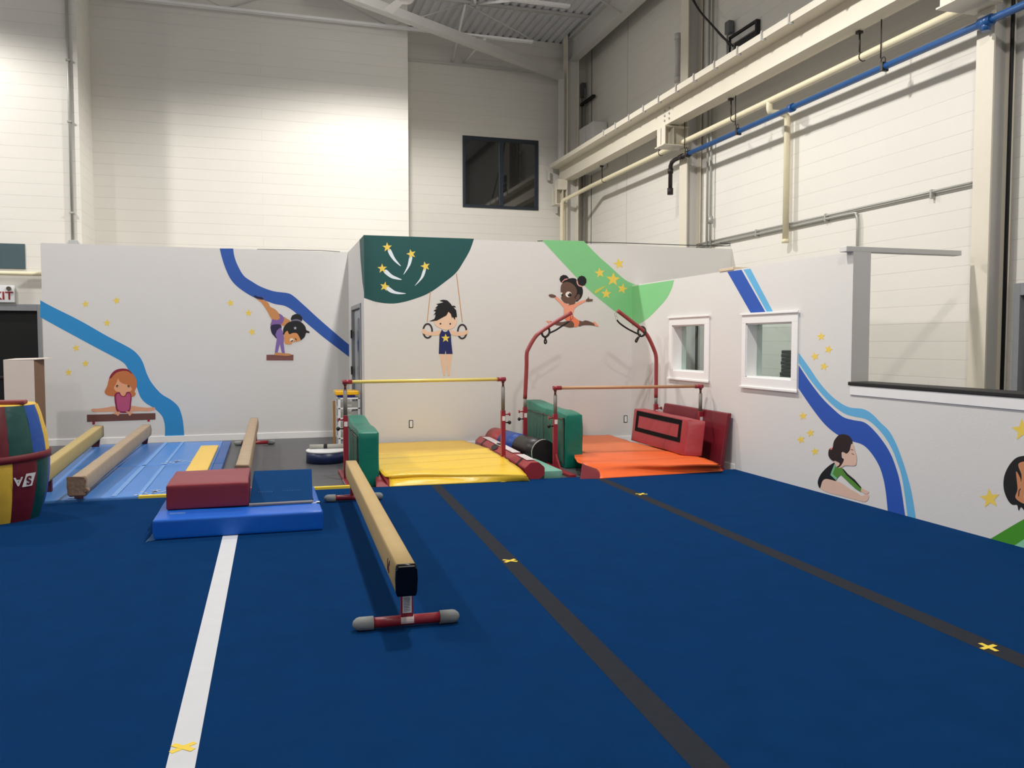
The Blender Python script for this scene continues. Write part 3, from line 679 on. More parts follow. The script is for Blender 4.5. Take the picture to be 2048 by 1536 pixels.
# long brown wrapped beam on the light blue mats
b2 = root('balance_beam', (-1.68, 10.9, .05), 'brown wrapped long balance beam with torn end lying over light blue mats', 'balance beam', 'balance beams')
P0 = Vector((-1.745, 8.72, .103)); P1 = Vector((-1.705, 13.3, .175)); sec = body_section(.128, .165)
b = B(); sweep(b, sec, P0, P1, 26, rag=.006); obj('beam_body', b, M_brn, b2)
b = B(); sweep(b, [(x*1.22, q*1.10-.012) for x, q in sec], P0-Vector((0, .012, 0)), P0+Vector((0, .05, 0)), 5, rag=.02)
for v in b.verts: v.co += Vector((random.uniform(-.006, .006), random.uniform(-.008, .008), random.uniform(-.005, .005)))
hexa(b, [Vector(q) for q in ((P0.x+.07, 8.70, .13), (P0.x+.115, 8.70, .14), (P0.x+.10, 8.80, .15), (P0.x+.06, 8.80, .14), (P0.x+.065, 8.70, .165), (P0.x+.08, 8.70, .17), (P0.x+.07, 8.80, .17), (P0.x+.06, 8.80, .17))])
obj('torn_wrap_end', b, M_brnd, b2)
b = B(); box(b, P0.x-.045, P0.x+.035, 8.82, 8.86, .05, .12, bev=.004); lg = obj('leg', b, M_redst, b2)
b = B(); box(b, P0.x-.037, P0.x+.025, 8.816, 8.819, .056, .1); obj('warning_label', b, mat('peeled_label', (150, 128, 128), .6, .5, 60), lg)
b = B(); hexa(b, [Vector(q) for q in ((-1.79, 13.28, .05), (-1.7, 13.28, .05), (-1.7, 13.33, .05), (-1.79, 13.33, .05), (-1.75, 13.22, .2), (-1.67, 13.22, .2), (-1.67, 13.27, .2), (-1.75, 13.27, .2))], bev=.003); obj('leg', b, mat('dark_maroon_steel', (84, 30, 34), .4, .1, 9), b2)
# yellowish beam
b3 = root('balance_beam', (-2.25, 10.9, .05), 'yellowish balance beam at far left, one end hidden behind the barrel', 'balance beam', 'balance beams')
P0 = Vector((-2.10, 8.75, .185)); P1 = Vector((-2.335, 13.2, .185))
b = B(); sweep(b, body_section(.12, .165), P0, P1, 16, rag=.002); obj('beam_body', b, M_tany, b3)
b = B(); sweep(b, [(x*1.06, q*1.03-.003) for x, q in body_section(.12, .165)], P1-Vector((0, .04, 0)), P1+Vector((0, .02, 0)), 3, rag=.008); obj('torn_wrap_end', b, M_brnd, b3)
b = B(); hexa(b, [Vector(q) for q in ((-2.42, 13.1, .052), (-2.32, 13.1, .052), (-2.32, 13.15, .052), (-2.42, 13.15, .052), (-2.38, 13.1, .2), (-2.30, 13.1, .2), (-2.30, 13.15, .2), (-2.38, 13.15, .2))], bev=.003); obj('leg', b, MATS['dark_maroon_steel'], b3)
b = B(); box(b, -2.17, -2.09, 9.3, 9.35, .052, .2, bev=.003); obj('leg', b, MATS['dark_maroon_steel'], b3)
# middle beam on dark floor
b4 = root('balance_beam', (-.2, 11.6, 0), 'brown wrapped balance beam on dark floor right of the blue mats', 'balance beam', 'balance beams')
P0 = Vector((-.222, 8.1, .245)); P1 = Vector((-.178, 13.2, .245))
b = B(); sweep(b, body_section(.124, .165), P0, P1, 26, rag=.005); obj('beam_body', b, M_brn, b4)
b = B(); sweep(b, [(x*1.08, q*1.04-.004) for x, q in body_section(.124, .165)], P0-Vector((0, .01, 0)), P0+Vector((0, .04, 0)), 3, rag=.012); obj('torn_wrap_end', b, M_brnd, b4)
foot(b4, (-.17, 13.12, 0), .6, .27, 0); foot(b4, (-.21, 8.98, 0), .56, .27, 0)

# ================================================================== MATS ON THE LEFT
def panel_mat(name, x0, x1, y0, y1, label, border=True):
    r = root(name, ((x0+x1)/2, (y0+y1)/2, 0), label, 'mat', 'light blue panel mats')
    n = 4; w = (y1-y0)/1
    b = softbox(x0, x1-.12, y0+.004, y1-.004, 0, .05, .012, 5, .003, 2, y0); obj('mat_body', b, M_bluemat, r)
    b = softbox(x1-.12, x1, y0+.004, y1-.004, 0, .046, .012, 3, .003, 2, y0); obj('side_strip', b, M_bluemat2, r)
    for k in range(3):
        b = B(); xx = x0+(.60, .98, 1.22)[k]; wq = (.09, .05, .04)[k]
        hexa(b, [Vector((xx, y0+.03, .0545)), Vector((xx+wq, y0+.03, .0545)), Vector((xx+wq, y1-.03, .0545)), Vector((xx, y1-.03, .0545)), Vector((xx, y0+.03, .0555)), Vector((xx+wq, y0+.03, .0555)), Vector((xx+wq, y1-.03, .0555)), Vector((xx, y1-.03, .0555))])
        obj('pale_line', b, mat('pale_blue_streak', (116, 162, 222), .5, .3, 14), r)  # lengthwise streaks slightly paler than the mat
    b = B(); rs = random.Random(3)
    cx_, cy_ = -1.08, (11.2 if y0 > 10 else 8.98)
    for k in range(26):
        qx = cx_+rs.gauss(0, .09); qy = cy_+rs.gauss(0, .07)+.4*(qx-cx_); a_ = rs.uniform(.01, .03); c_ = rs.uniform(.01, .03)
        poly3(b, [Vector((qx-a_, qy, .0562)), Vector((qx, qy-c_, .0562)), Vector((qx+a_, qy, .0562)), Vector((qx, qy+c_, .0562))])
    o = obj('scuffed_print', b, mat('white_scuff', (190, 204, 224), .6, .2, 30), r); o['kind'] = 'stuff'
    return r
panel_mat('panel_mat', -2.45, -.52, 10.95, 13.4, 'light blue panel mat lying nearer the mural wall')
panel_mat('panel_mat', -2.45, -.52, 8.8, 10.93, 'light blue panel mat lying against the blue carpet edge')
b = softbox(-.90, -.66, 9.6, 12.55, .056, .086, .01, 4, .002, 2); tag(obj('thin_mat', b, mat('pale_yellow_vinyl', (248, 208, 98), .45, .05, 6, .002, 12)), 'narrow pale yellow mat lying on the light blue mats', 'mat')
# crash mat
r = root('crash_mat', (-.2, 7.45, .04), 'thick royal blue landing mat on the carpet carrying two smaller mats', 'mat')
b = softbox(-.85, .43, 6.83, 8.05, .04, .195, .014, 8, .006, 2.6, 3); obj('mat_body', b, M_crash, r)
b = B()
for k in range(4): box(b, -.75, -.63+.0, 7.02+.018*k, 7.03+.018*k, .196, .1995, bev=0)
obj('faded_print', b, mat('faded_print', (90, 140, 214), .5, .3, 40), r)
b = B(); hexa(b, [Vector(q) for q in ((-.90, 6.78, .041), (-.82, 6.84, .041), (-.82, 6.95, .041), (-.88, 6.98, .041), (-.88, 6.80, .05), (-.845, 6.84, .10), (-.845, 6.95, .10), (-.87, 6.97, .05))], bev=.003); obj('corner_flap', b, mat('grey_blue_flap', (60, 100, 150), .5, .3, 20), r)
b = softbox(-.79, -.15, 7.2, 8.0, .2, .40, .012, 7, .006, 3, 5)
tag(obj('block_mat', b, M_maroon), 'maroon vinyl block mat sitting on the left half of the blue landing mat', 'mat')
# springboard wedge
r = root('wedge_board', (.12, 7.6, .2), 'navy carpeted sloping board on the right half of the blue landing mat', 'springboard')
b = B(); p = [(-.145, 7.2), (.37, 7.2), (.405, 8.0), (-.115, 8.0)]
hexa(b, [Vector((*p[0], .205)), Vector((*p[1], .205)), Vector((*p[2], .33)), Vector((*p[3], .33)), Vector((*p[0], .225)), Vector((*p[1], .222)), Vector((*p[2], .368)), Vector((*p[3], .372))], bev=.006)
top = obj('carpet_top', b, mat('navy_board_carpet', (10, 60, 110), .95, .12, 12, .002, 300, spec=.1), r)
b = B(); hexa(b, [Vector(q) for q in ((-.148, 7.178, .197), (.372, 7.178, .197), (.372, 7.2, .197), (-.148, 7.2, .197), (-.148, 7.178, .214), (.372, 7.178, .212), (.372, 7.2, .222), (-.148, 7.2, .222))], bev=.003); obj('front_rim', b, mat('grey_rim', (120, 118, 124), .5, .1, 30), r)
b = B(); box(b, -.11, .39, 7.9, 7.98, .197, .33, bev=.004); box(b, -.12, -.1, 7.3, 7.95, .197, .215); box(b, .36, .38, 7.3, 7.95, .197, .215); obj('wooden_base', b, M_blackp, r)
def text_mesh(txt, size, extrude=0., bold=0.):
    cu = bpy.data.curves.new('t', 'FONT'); cu.body = txt; cu.size = size; cu.extrude = extrude; cu.align_x = 'CENTER'; cu.align_y = 'CENTER'; cu.offset = bold
    o = bpy.data.objects.new('t', cu); COL.objects.link(o)
    dg = bpy.context.evaluated_depsgraph_get(); me = bpy.data.meshes.new_from_object(o.evaluated_get(dg))
    bpy.data.objects.remove(o); bm = bmesh.new(); bm.from_mesh(me); bpy.data.meshes.remove(me); return bm
# faint broken printing on the board
for (a0, n) in ((-.075, 7), (.13, 9)):
    b = B()
    for k in range(n):
        xx = a0+k*.018; h = .008+.006*random.random(); yy = 7.36; zz = .2325+(yy-7.2)*.184
        box(b, xx, xx+.008, yy, yy+h, zz+.019, zz+.0215)
    obj('faint_lettering', b, mat('faint_lettering', (70, 104, 148), .9, .3, 60), top)
b = B(); box(b, .36, .43, 7.17, 7.2, .1955, .199); box(b, .40, .43, 7.17, 7.25, .1955, .199); obj('peeling_tape', b, M_tape, bpy.data.objects['crash_mat'])

# barrel
BC = Vector((-2.27, 8.12, .04)); BH = .985
def brad(h): t = h/BH; return .345+.085*math.sin(PI*min(max(t, 0), 1))**.9
r = root('barrel_mat', BC, 'padded octagonal barrel in maroon, green, blue and yellow panels with maroon belt', 'barrel mat')
M_bg = mat('barrel_green', (10, 72, 68), .42, .12, 8, .006, 9); M_bb = mat('barrel_blue', (22, 76, 158), .42, .1, 8, .010, 9)
M_bm = mat('barrel_maroon', (104, 26, 36), .42, .12, 8, .006, 9); M_by = mat('barrel_yellow', (226, 186, 64), .42, .08, 8, .006, 9)
def sector(a0, a1, h0, h1, m, name='panel', nh=10, na=8, dr=0.):
    b = B(); g = []
    for i in range(nh+1):
        h = h0+(h1-h0)*i/nh; row = []
        for k in range(na+1):
            a = math.radians(a0+(a1-a0)*k/na)
            rr = brad(h)+dr+.004*noise.noise(Vector((a*4, h*9, a0)))-.007*(abs(2*k/na-1)**6)
            row.append(b.verts.new(BC+Vector((rr*math.cos(a), rr*math.sin(a), h))))
        g.append(row)
    for i in range(nh):
        for k in range(na):
            f = b.faces.new((g[i][k], g[i][k+1], g[i+1][k+1], g[i+1][k])); f.smooth = True
    return obj(name, b, m, r)
# angles measured from +X towards +Y; the camera looks from about -75 degrees (towards +y)
seq = [M_by, M_bb, M_bg, M_bm]
def ang_of(x, y, h):
    """barrel angle whose surface shows at pixel (x,y)"""
    best = None
    for a in range(-180, 181):
        rr = brad(h); p = BC+Vector((rr*math.cos(math.radians(a)), rr*math.sin(math.radians(a)), h))
        v = Vector((p.x, p.y, p.z-H)); dd = v.dot(fv); sx = CX+F*v.dot(rv)/dd
        nrm = Vector((math.cos(math.radians(a)), math.sin(math.radians(a)), 0))
        if nrm.dot(-v) > 0 and (best is None or abs(sx-x) < best[0]): best = (abs(sx-x), a)
    return best[1]
hb = .53
up_b = [ang_of(14, 0, .8), ang_of(60, 0, .8), ang_of(84, 0, .8)]      # maroon|green|blue|yellow
lo_b = [ang_of(25, 0, .22), ang_of(72, 0, .22), ang_of(93, 0, .22)]    # yellow|maroon|green|blue
def ringset(bounds, cols, h0, h1):
    bs = list(bounds); st = bs[1]-bs[0]
    full = [(bs[0]-st*1.0, bs[0], cols[0]), (bs[0], bs[1], cols[1]), (bs[1], bs[2], cols[2])]
    a = bs[2]; k = 3
    end = bs[0]-st+360
    n = max(1, round((end-a)/45)); sg = (end-a)/n
    for i in range(n): full.append((a+i*sg, a+(i+1)*sg, cols[(k+i) % 4]))
    for (p, q, m) in full: sector(p, q, h0, h1, m)
ringset(up_b, [M_bm, M_bg, M_bb, M_by], hb, BH); ringset(lo_b, [M_by, M_bm, M_bg, M_bb], .0, hb)
b = B(); lathe(b, [(.30, .002), (.343, .004)], BC, 32); obj('bottom_pad', b, M_bm, r)
b = B(); lathe(b, [(.343, BH-.012), (.33, BH+.008), (.16, BH+.012)], BC, 32); obj('top_pad', b, M_by, r)
b = B(); n = 64; g = []
for (dr, hh) in ((0, -.032), (.010, -.03), (.010, .03), (0, .032)):
    g.append([b.verts.new(BC+Vector(((brad(hb)+dr)*math.cos(2*PI*k/n), (brad(hb)+dr)*math.sin(2*PI*k/n), hb+hh+.025*math.cos(2*PI*k/n)))) for k in range(n)])
for i in range(3):
    for k in range(n): b.faces.new((g[i][k], g[i][(k+1) % n], g[i+1][(k+1) % n], g[i+1][k])).smooth = True
obj('belt', b, mat('belt_webbing', (112, 24, 34), .6, .08, 20), r)
b = B(); box(b, BC.x+.02, BC.x+.3, BC.y-.2, BC.y-.08, BC.z+BH+.01, BC.z+BH+.045, bev=.012); obj('top_strap', b, mat('dusty_maroon', (140, 60, 60), .6, .1, 20), r)
# upside-down lettering
def wrap_text(bm, ac, hc, flip, m, name, dr):
    for v in bm.verts:
        x, y = v.co.x, v.co.y
        if flip: x, y = -x, -y
        a = math.radians(ac)+x/(brad(hc)); h = hc+y
        v.co = BC+Vector(((brad(h)+dr)*math.cos(a), (brad(h)+dr)*math.sin(a), h))
    return obj(name, bm, m, r)
lh = .40-.04
ac = ang_of(56, 0, lh); aa = ang_of(37, 0, lh)
b = B(); g = []
for i in range(7):
    t = i/6; g.append((b.verts.new((-.045+.09*t-.012, -.055, 0)), b.verts.new((-.045+.09*t+.020, .055, 0))))
for i in range(6): b.faces.new((g[i][0], g[i+1][0], g[i+1][1], g[i][1]))
wrap_text(b, ac, lh, False, M_lab, 'logo_patch', .009)
def dense_text(t, s, bold):
    b = text_mesh(t, s, 0, bold); bmesh.ops.triangulate(b, faces=b.faces)
    bmesh.ops.subdivide_edges(b, edges=[e for e in b.edges if e.calc_length() > .02], cuts=2); return b
wrap_text(dense_text('S', .10, .003), ac, lh, True, M_bm, 'logo_letter', .0115)
wrap_text(dense_text('A', .10, .003), aa-1, lh, True, M_lab, 'logo_letter', .010)

# cardboard box behind barrel
r = root('cardboard_box', (-3.16, 12.78, 0), 'tall box with white front and brown side standing by the dark doorway', 'box')
b = B(); box(b, -3.34, -2.98, 12.5, 13.05, 0, 1.32, bev=.004); obj('carton', b, M_card, r)
b = B(); box(b, -3.34, -2.98, 12.49, 12.502, .0, 1.32, bev=.002); obj('front_panel', b, M_cardw, r)
b = B(); hexa(b, [Vector(q) for q in ((-3.34, 12.49, 1.32), (-2.97, 12.49, 1.325), (-2.88, 13.05, 1.33), (-3.34, 13.05, 1.325), (-3.34, 12.49, 1.328), (-2.97, 12.49, 1.333), (-2.88, 13.05, 1.345), (-3.34, 13.05, 1.335))]); obj('top_flap', b, M_cardw, r)

# ================================================================== PIT AREA: landing mats
def sheet(rows, nx, amp, sc, seed):
    """rows: ((xl,yl),(xr,yr),z) pixels; returns grid of points"""
    ctrl = []
    for (l, rr, z_) in rows: ctrl.append((onZ(*l, z_), onZ(*rr, z_)))
    L = spline([c[0] for c in ctrl], 5); R_ = spline([c[1] for c in ctrl], 5)
    b = B(); g = []
    for j, (p, q) in enumerate(zip(L, R_)):
        g.append([b.verts.new(p.lerp(q, i/nx)+Vector((0, 0, amp*noise.noise(Vector((p.lerp(q, i/nx).x*sc*.6, p.lerp(q, i/nx).y*sc*2.2, seed)))*(0 if j in (len(L)-1,) else 1)))) for i in range(nx+1)])
    for j in range(len(g)-1):
        for i in range(nx):
            f = b.faces.new((g[j][i], g[j][i+1], g[j+1][i+1], g[j+1][i])); f.smooth = True
    return b, g
def solidify(b, th):
    r = bmesh.ops.extrude_face_region(b, geom=list(b.faces))
    for v in [e for e in r['geom'] if isinstance(e, bmesh.types.BMVert)]: v.co.z -= th
    return b
r = root('landing_mat', (1.9, 10.1, 0), 'large yellow landing mat under the yellow-railed bar', 'mat', 'landing mats under the bars')
b = softbox(1.20, 2.62, 8.98, 11.52, 0, .12, .02, 6, .004, 2); obj('mat_core', b, M_dkred, r)
b, g = sheet([((751, 930), (1006, 914), .175), ((755, 937), (1024, 926), .17), ((768, 950), (1048, 943), .14), ((778, 957), (1055, 952), .10), ((779, 972.5), (1059, 960.5), .046)], 30, .022, 2.6, 1.)
obj('front_cover', solidify(b, .006), M_yel, r)
b, g = sheet([((748, 910), (976, 896.5), .178), ((748, 920), (990, 905), .180), ((750, 931), (1006, 914), .175)], 30, .01, 2.6, 2.)
obj('middle_cover', solidify(b, .006), M_yel, r)
b, g = sheet([((746, 887), (925, 879.5), .155), ((747, 898), (950, 888), .160), ((748, 910), (980, 897), .160)], 30, .01, 2.6, 3.)
obj('rear_cover', solidify(b, .006), M_yelo, r)
b = B(); cr = [onZ(*q, zz) for q, zz in (((748, 931), .165), ((754, 939), .16), ((766, 952), .13), ((777.5, 958), .095), ((778, 973), .041), ((752, 974), .041))]
cr2 = [c+Vector((.0, .0, 0)) for c in cr]
poly3(b, cr); 
re = bmesh.ops.extrude_face_region(b, geom=list(b.faces))
for v in [e for e in re['geom'] if isinstance(e, bmesh.types.BMVert)]: v.co += Vector((.07, .12, 0))
obj('side_flap', b, M_maroon, r)
r = root('landing_mat', (4.2, 10.0, 0), 'large orange landing mat under the wooden-railed bar', 'mat', 'landing mats under the bars')
b = softbox(3.85, 4.95, 8.98, 11.45, 0, .12, .02, 6, .004, 2); obj('mat_core', b, M_dkred, r)
b, g = sheet([((1148, 906), (1345, 901), .175), ((1152, 920), (1400, 914), .175), ((1168, 931), (1437, 928), .15), ((1192, 944), (1441, 935), .09), ((1200, 956.5), (1447, 942), .046)], 30, .018, 2.6, 4.)
obj('front_cover', solidify(b, .006), M_org, r)
b, g = sheet([((1145, 871), (1218, 869), .165), ((1146, 884), (1262, 883), .17), ((1148, 906.5), (1345, 901), .165)], 24, .012, 2.6, 5.)
obj('rear_cover', solidify(b, .006), M_orgo, r)
b = B(); cr = [onZ(*q, zz) for q, zz in (((1164, 928), .17), ((1193, 938), .12), ((1199, 946), .09), ((1200, 957), .041), ((1160, 958), .041))]
poly3(b, cr); re = bmesh.ops.extrude_face_region(b, geom=list(b.faces))
for v in [e for e in re['geom'] if isinstance(e, bmesh.types.BMVert)]: v.co += Vector((.05, .12, 0))
obj('side_flap', b, M_dkred, r)

# green folded mats standing on edge
def standing_mat(name, x0, x1, y0, y1, z0n, z1n, z1f, label, seed, panel=None):
    r = root(name, ((x0+x1)/2, (y0+y1)/2, z0n), label, 'mat', 'green mats standing on edge')
    b = softbox(x0, x1, y0, y1, 0, 1, .02, 8, .0, 3)
    for v in b.verts:
        t = (v.co.y-y0)/(y1-y0); zz = v.co.z
        if zz > .98: zz = 1-(1-zz)
        v.co.z = z0n+zz*((z1n+(z1f-z1n)*t)-z0n)
        if v.co.z > z0n+.02: v.co.z += .012*math.sin(t*9)*(1 if zz > .5 else 0)
    disp(b, .012, 3.5, seed); obj('mat_body', b, M_green, r)
    # worn underside panel, the face turned to the left
    b = softbox(x0-.014, x0+.004, y0+.07, y1-.06, z0n+.06, z1n-.06, .008, 8, .012, 5, seed+2); p = obj('worn_panel', b, M_greend, r)
    b = B()
    for yy in (y0+.055, y0+.5*(y1-y0)):
        box(b, x0-.02, x0-.004, yy, yy+.018, z0n+.05, z1n-.04, bev=.003)
    box(b, x0-.02, x0-.004, y0+.06, y1-.1, z1n-.065, z1n-.05, bev=.003)
    obj('velcro_strip', b, mat('dusty_velcro', (84, 84, 76), .9, .3, 60, .004, 90), r)
    return r
standing_mat('folded_mat', .95, 1.165, 8.95, 10.35, .0, .59, .66, 'green mat standing on edge left of the yellow landing mat', 1)
standing_mat('folded_mat', 3.54, 3.765, 9.56, 11.2, .0, .665, .74, 'green mat standing on edge between the yellow and orange landing mats', 2)

# red prism block
r = root('prism_mat', (2.9, 10, 0), 'long red octagonal padded block with white and black trim beside yellow mat', 'mat')
P0 = onZ(1070, 943, .12); P1 = onZ(966, 886, .12); P0.z = P1.z = .12; dd = (P1-P0).normalized(); sd = Vector((dd.y, -dd.x, 0))
def prism(b, t0, t1, R, k0, k1, mi=0, dr=0., close=False):
    q0 = P0+(P1-P0)*t0; q1 = P0+(P1-P0)*t1; g = []
    for q in (q0, q1):
        g.append([b.verts.new(q+sd*(R+dr)*math.cos(math.radians(22.5+45*k))*1.05+Vector((0, 0, (R*.92+dr)*math.sin(math.radians(22.5+45*k))))) for k in range(k0, k1+1)])
    for k in range(len(g[0])-1): b.faces.new((g[0][k], g[0][k+1], g[1][k+1], g[1][k])).material_index = mi
    if close:
        b.faces.new(g[0]).material_index = mi; b.faces.new(g[1][::-1]).material_index = mi
R8 = .118
b = B(); prism(b, 0, 1, R8, 0, 7, close=True); 
f_ = [v for v in b.verts]
b.faces.new((f_[0], f_[7], f_[15], f_[8]))
bmesh.ops.bevel(b, geom=list(b.edges), offset=.006, segments=2, affect='EDGES'); obj('padded_core', b, M_red, r)
for (t0, t1, k0, k1, m, nm) in ((.30, .93, 1, 2, M_lab, 'top_facing_glare'), (.06, .24, 1, 2, M_lab, 'top_facing_glare')):
    b = B(); prism(b, t0, t1, R8, k0, k1, dr=.009); obj(nm, b, mat('scuffed_white_vinyl_glare', (226, 214, 214), .35, .1, 9, .004, 20), r)  # scuffed white facing whose pale colour also paints the glare on top
for t in (.12, .135, .83, .845):
    b = B(); prism(b, t, t+.008, R8, 0, 4, dr=.005); obj('trim_band', b, M_dark, r)
c = P0+(P1-P0)*.60
b = B()
for k in (1, 2):
    q = c+sd*(R8+.004)*math.cos(math.radians(22.5+45*(k+.5)))*.97+Vector((0, 0, (R8*.92+.004)*math.sin(math.radians(22.5+45*(k+.5)))*.93))
    nrm = (sd*math.cos(math.radians(45*(k+1)))+Vector((0, 0, math.sin(math.radians(45*(k+1)))))).normalized(); tt = nrm.cross(dd)
    vs = [b.verts.new(q+dd*.17*math.cos(a*PI/10)*(1 if k == 1 else .8)+tt*.042*math.sin(a*PI/10)+nrm*.006) for a in range(20)]
    b.faces.new(vs)
obj('black_spot', b, M_dark, r)
# roller cylinder
r = root('roller_mat', (3.4, 10.6, 0), 'fat padded roller with maroon, blue and black bands behind the post', 'roller')
C0 = Vector((3.36, 9.86, .165)); C1 = Vector((3.17, 11.5, .165)); dd = (C1-C0)
def cyl(t0, t1, rr, m, nm, n=32, rnd=None):
    b = B(); q0 = C0+dd*t0; q1 = C0+dd*t1; tube(b, [q0, q0.lerp(q1, .5), q1], rr, n); return obj(nm, b, m, r)
M_cb = mat('black_vinyl', (30, 30, 32), .4, .15, 9, .003, 14)
cyl(0.0, .40, .163, M_cb, 'black_section'); cyl(.40, .72, .163, mat('cobalt_vinyl', (34, 74, 158), .4, .1, 9, .003, 14), 'blue_section'); cyl(.72, 1.0, .163, mat('brick_red_vinyl', (164, 60, 60), .42, .1, 9, .003, 14), 'red_section')
b = B(); pts = []
d0_ = dd.normalized(); s0 = Vector((d0_.y, -d0_.x, 0))
for k in range(9):
    a = math.radians(80+k*15); pts.append(C0+d0_*(.012+.01*random.random())+s0*(-.168)*math.cos(a-PI)*1+Vector((0, 0, .168*math.sin(a))))
tube(b, pts, .006, 6); obj('seam_fray', b, mat('frayed_thread', (196, 192, 180), .8, .2, 40), r)
# mint folding mat
r = root('folding_mat', (3.15, 9.3, 0), 'pale mint folded panel mat on the floor between red block and green mat', 'mat')
b = softbox(3.02, 3.24, 8.86, 10.1, 0, .1, .01, 4, .003, 3); obj('mat_body', b, M_mint, r)
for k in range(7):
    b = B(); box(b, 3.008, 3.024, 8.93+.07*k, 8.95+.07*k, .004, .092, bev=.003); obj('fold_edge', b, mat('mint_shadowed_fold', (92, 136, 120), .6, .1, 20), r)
# red block with black rectangle, leaning
r = root('block_mat', (4.95, 9.6, .18), 'red leaning block with a black rectangle outline on the orange landing mat', 'mat')
def blk(u, v, w):   # u along Y (0 near .. 1 far), v up, w outward to -X
    lo0 = Vector((4.89, 9.05, .175)); lo1 = Vector((4.92, 10.66, .18)); hi0 = Vector((4.985, 9.13, .605)); hi1 = Vector((5.005, 10.74, .62))
    return lo0.lerp(lo1, u).lerp(hi0.lerp(hi1, u), v)+Vector((-w, 0, 0))
b = B()
hexa(b, [blk(0, 0, 0), blk(1, 0, 0), Vector((5.12, 10.66, .18)), Vector((5.055, 8.91, .175)), blk(0, 1, 0), blk(1, 1, 0), Vector((5.17, 10.72, .62)), Vector((5.115, 8.93, .605))], bev=.014, seg=3)
bmesh.ops.subdivide_edges(b, edges=[e for e in b.edges if e.calc_length() > .15], cuts=7, use_grid_fill=True); disp(b, .008, 3, 9)
for f in b.faces: f.smooth = True
obj('mat_body', b, M_red, r)
b = B()
def rect(u0, u1, v0, v1):
    nu = 8
    for i in range(nu):
        a = u0+(u1-u0)*i/nu; c = u0+(u1-u0)*(i+1)/nu
        quad(b, [blk(a, v0, .007), blk(c, v0, .007), blk(c, v1, .007), blk(a, v1, .007)])
rect(.09, .93, .82, .96); rect(.09, .93, .33, .45); rect(.09, .135, .45, .82); rect(.885, .93, .45, .82)
solid = bmesh.ops.extrude_face_region(b, geom=list(b.faces))
for v in [e for e in solid['geom'] if isinstance(e, bmesh.types.BMVert)]: v.co.x += .004
obj('black_outline', b, mat('black_tape', (6, 6, 7), .8, .1, 9, spec=.15), r)
# dark red panel leaning against the partition
b = B(); hexa(b, [Vector(q) for q in ((5.19, 8.74, .0), (5.19, 10.42, .0), (5.25, 10.42, .0), (5.25, 8.74, .0), (5.30, 8.74, .71), (5.30, 10.40, .715), (5.355, 10.40, .715), (5.355, 8.74, .71))], bev=.012, seg=3)
tag(obj('panel_mat', b, M_dkred), 'dark maroon flat mat leaning upright against the white partition', 'mat')

# ================================================================== BARS
def T_knob(par, p, dirx, red=True, sc=1.):
    d = Vector((dirx, 0, 0)); b = B()
    if red:
        tube(b, [p, p+d*.05], .008, 8); tube(b, [p+d*.05, p+d*.062], .022, 12); obj('clamp_knob', b, M_redst, par)
    else:
        tube(b, [p, p+d*.035], .008, 8)
        prof = [(.004, 0), (.018, .006), (.026, .02), (.018, .036), (.004, .042)]
        tube(b, [p+d*(.035+h) for _, h in prof], 0, 12, rfun=lambda i: prof[i][0]); obj('plunger_knob', b, M_black, par)
def bar_set(x0, y0, x1, y1, zr, zs, rail_m, label, group, over=.03, base0=True):
    r = root('horizontal_bar', ((x0+x1)/2, (y0+y1)/2, 0), label, 'gymnastics bar', group)
    ends = ((x0, y0, -1), (x1, y1, 1))
    d = (Vector((x1, y1, 0))-Vector((x0, y0, 0))).normalized()
    b = B(); tube(b, [Vector((x0, y0, zr))+d*.05, Vector((x1, y1, zr))-d*.05], .0195, 16); obj('rail', b, rail_m, r)
    for (x, y, s) in ends:
        p = Vector((x, y, 0))
        b = B(); box(b, x-.026, x+.026, y-.026, y+.026, .03, zs, bev=.004); po = obj('outer_post', b, M_redst, r)
        b = B(); tube(b, [(x, y, zs-.02), (x, y, zr-.095)], .023, 14); tube(b, [(x, y, zr-.095), (x, y, zr-.085)], .020, 14); obj('inner_post', b, M_post, r)
        b = B(); tube(b, [(x, y, zr-.09), (x, y, zr-.03)], .014, 10); tube(b, [(x, y, zr-.04), (x, y, zr-.015)], .019, 10)
        obj('swivel_neck', b, mat('rusty_neck', (96, 52, 46), .5, .2, 30), r)
        b = B(); q = Vector((x, y, zr)); tube(b, [q+d*s*over, q-d*s*.075], .026, 14); obj('rail_socket', b, M_redst, r)
        T_knob(po, Vector((x+s*.026, y, zs-.05)), s, True); T_knob(po, Vector((x+s*.026, y, zs-.15)), s, False)
        b = B(); box(b, x-.018, x+.02, y-.0285, y-.0265, zs-.125, zs-.07); obj('label_sticker', b, M_lab, po)
        b = B(); box(b, x-.04, x+.04, y-.62, y+.6, 0, .035, bev=.004); hexa(b, [Vector(q) for q in ((x-.01, y-.2, .035), (x+.01, y-.2, .035), (x+.01, y-.02, .035), (x-.01, y-.02, .035), (x-.01, y-.04, .2), (x+.01, y-.04, .2), (x+.01, y-.02, .2), (x-.01, y-.02, .2))])
        fb = obj('base_channel', b, M_redst, r)
        for k in range(4):
            b = B(); tube(b, [(x-.048, y-.1-.09*k, .018), (x-.038, y-.1-.09*k, .018)], .01, 8); obj('bolt', b, M_galv, fb)
    return r
bar_set(.856, 9.45, 2.745, 9.6, 1.115, .74, M_rail, 'low training bar with pale yellow rail over the yellow mat', 'low training bars')
bar_set(3.378, 9.5, 5.262, 9.33, 1.005, .69, M_wood, 'low training bar with brown wooden rail over the orange mat', 'low training bars')
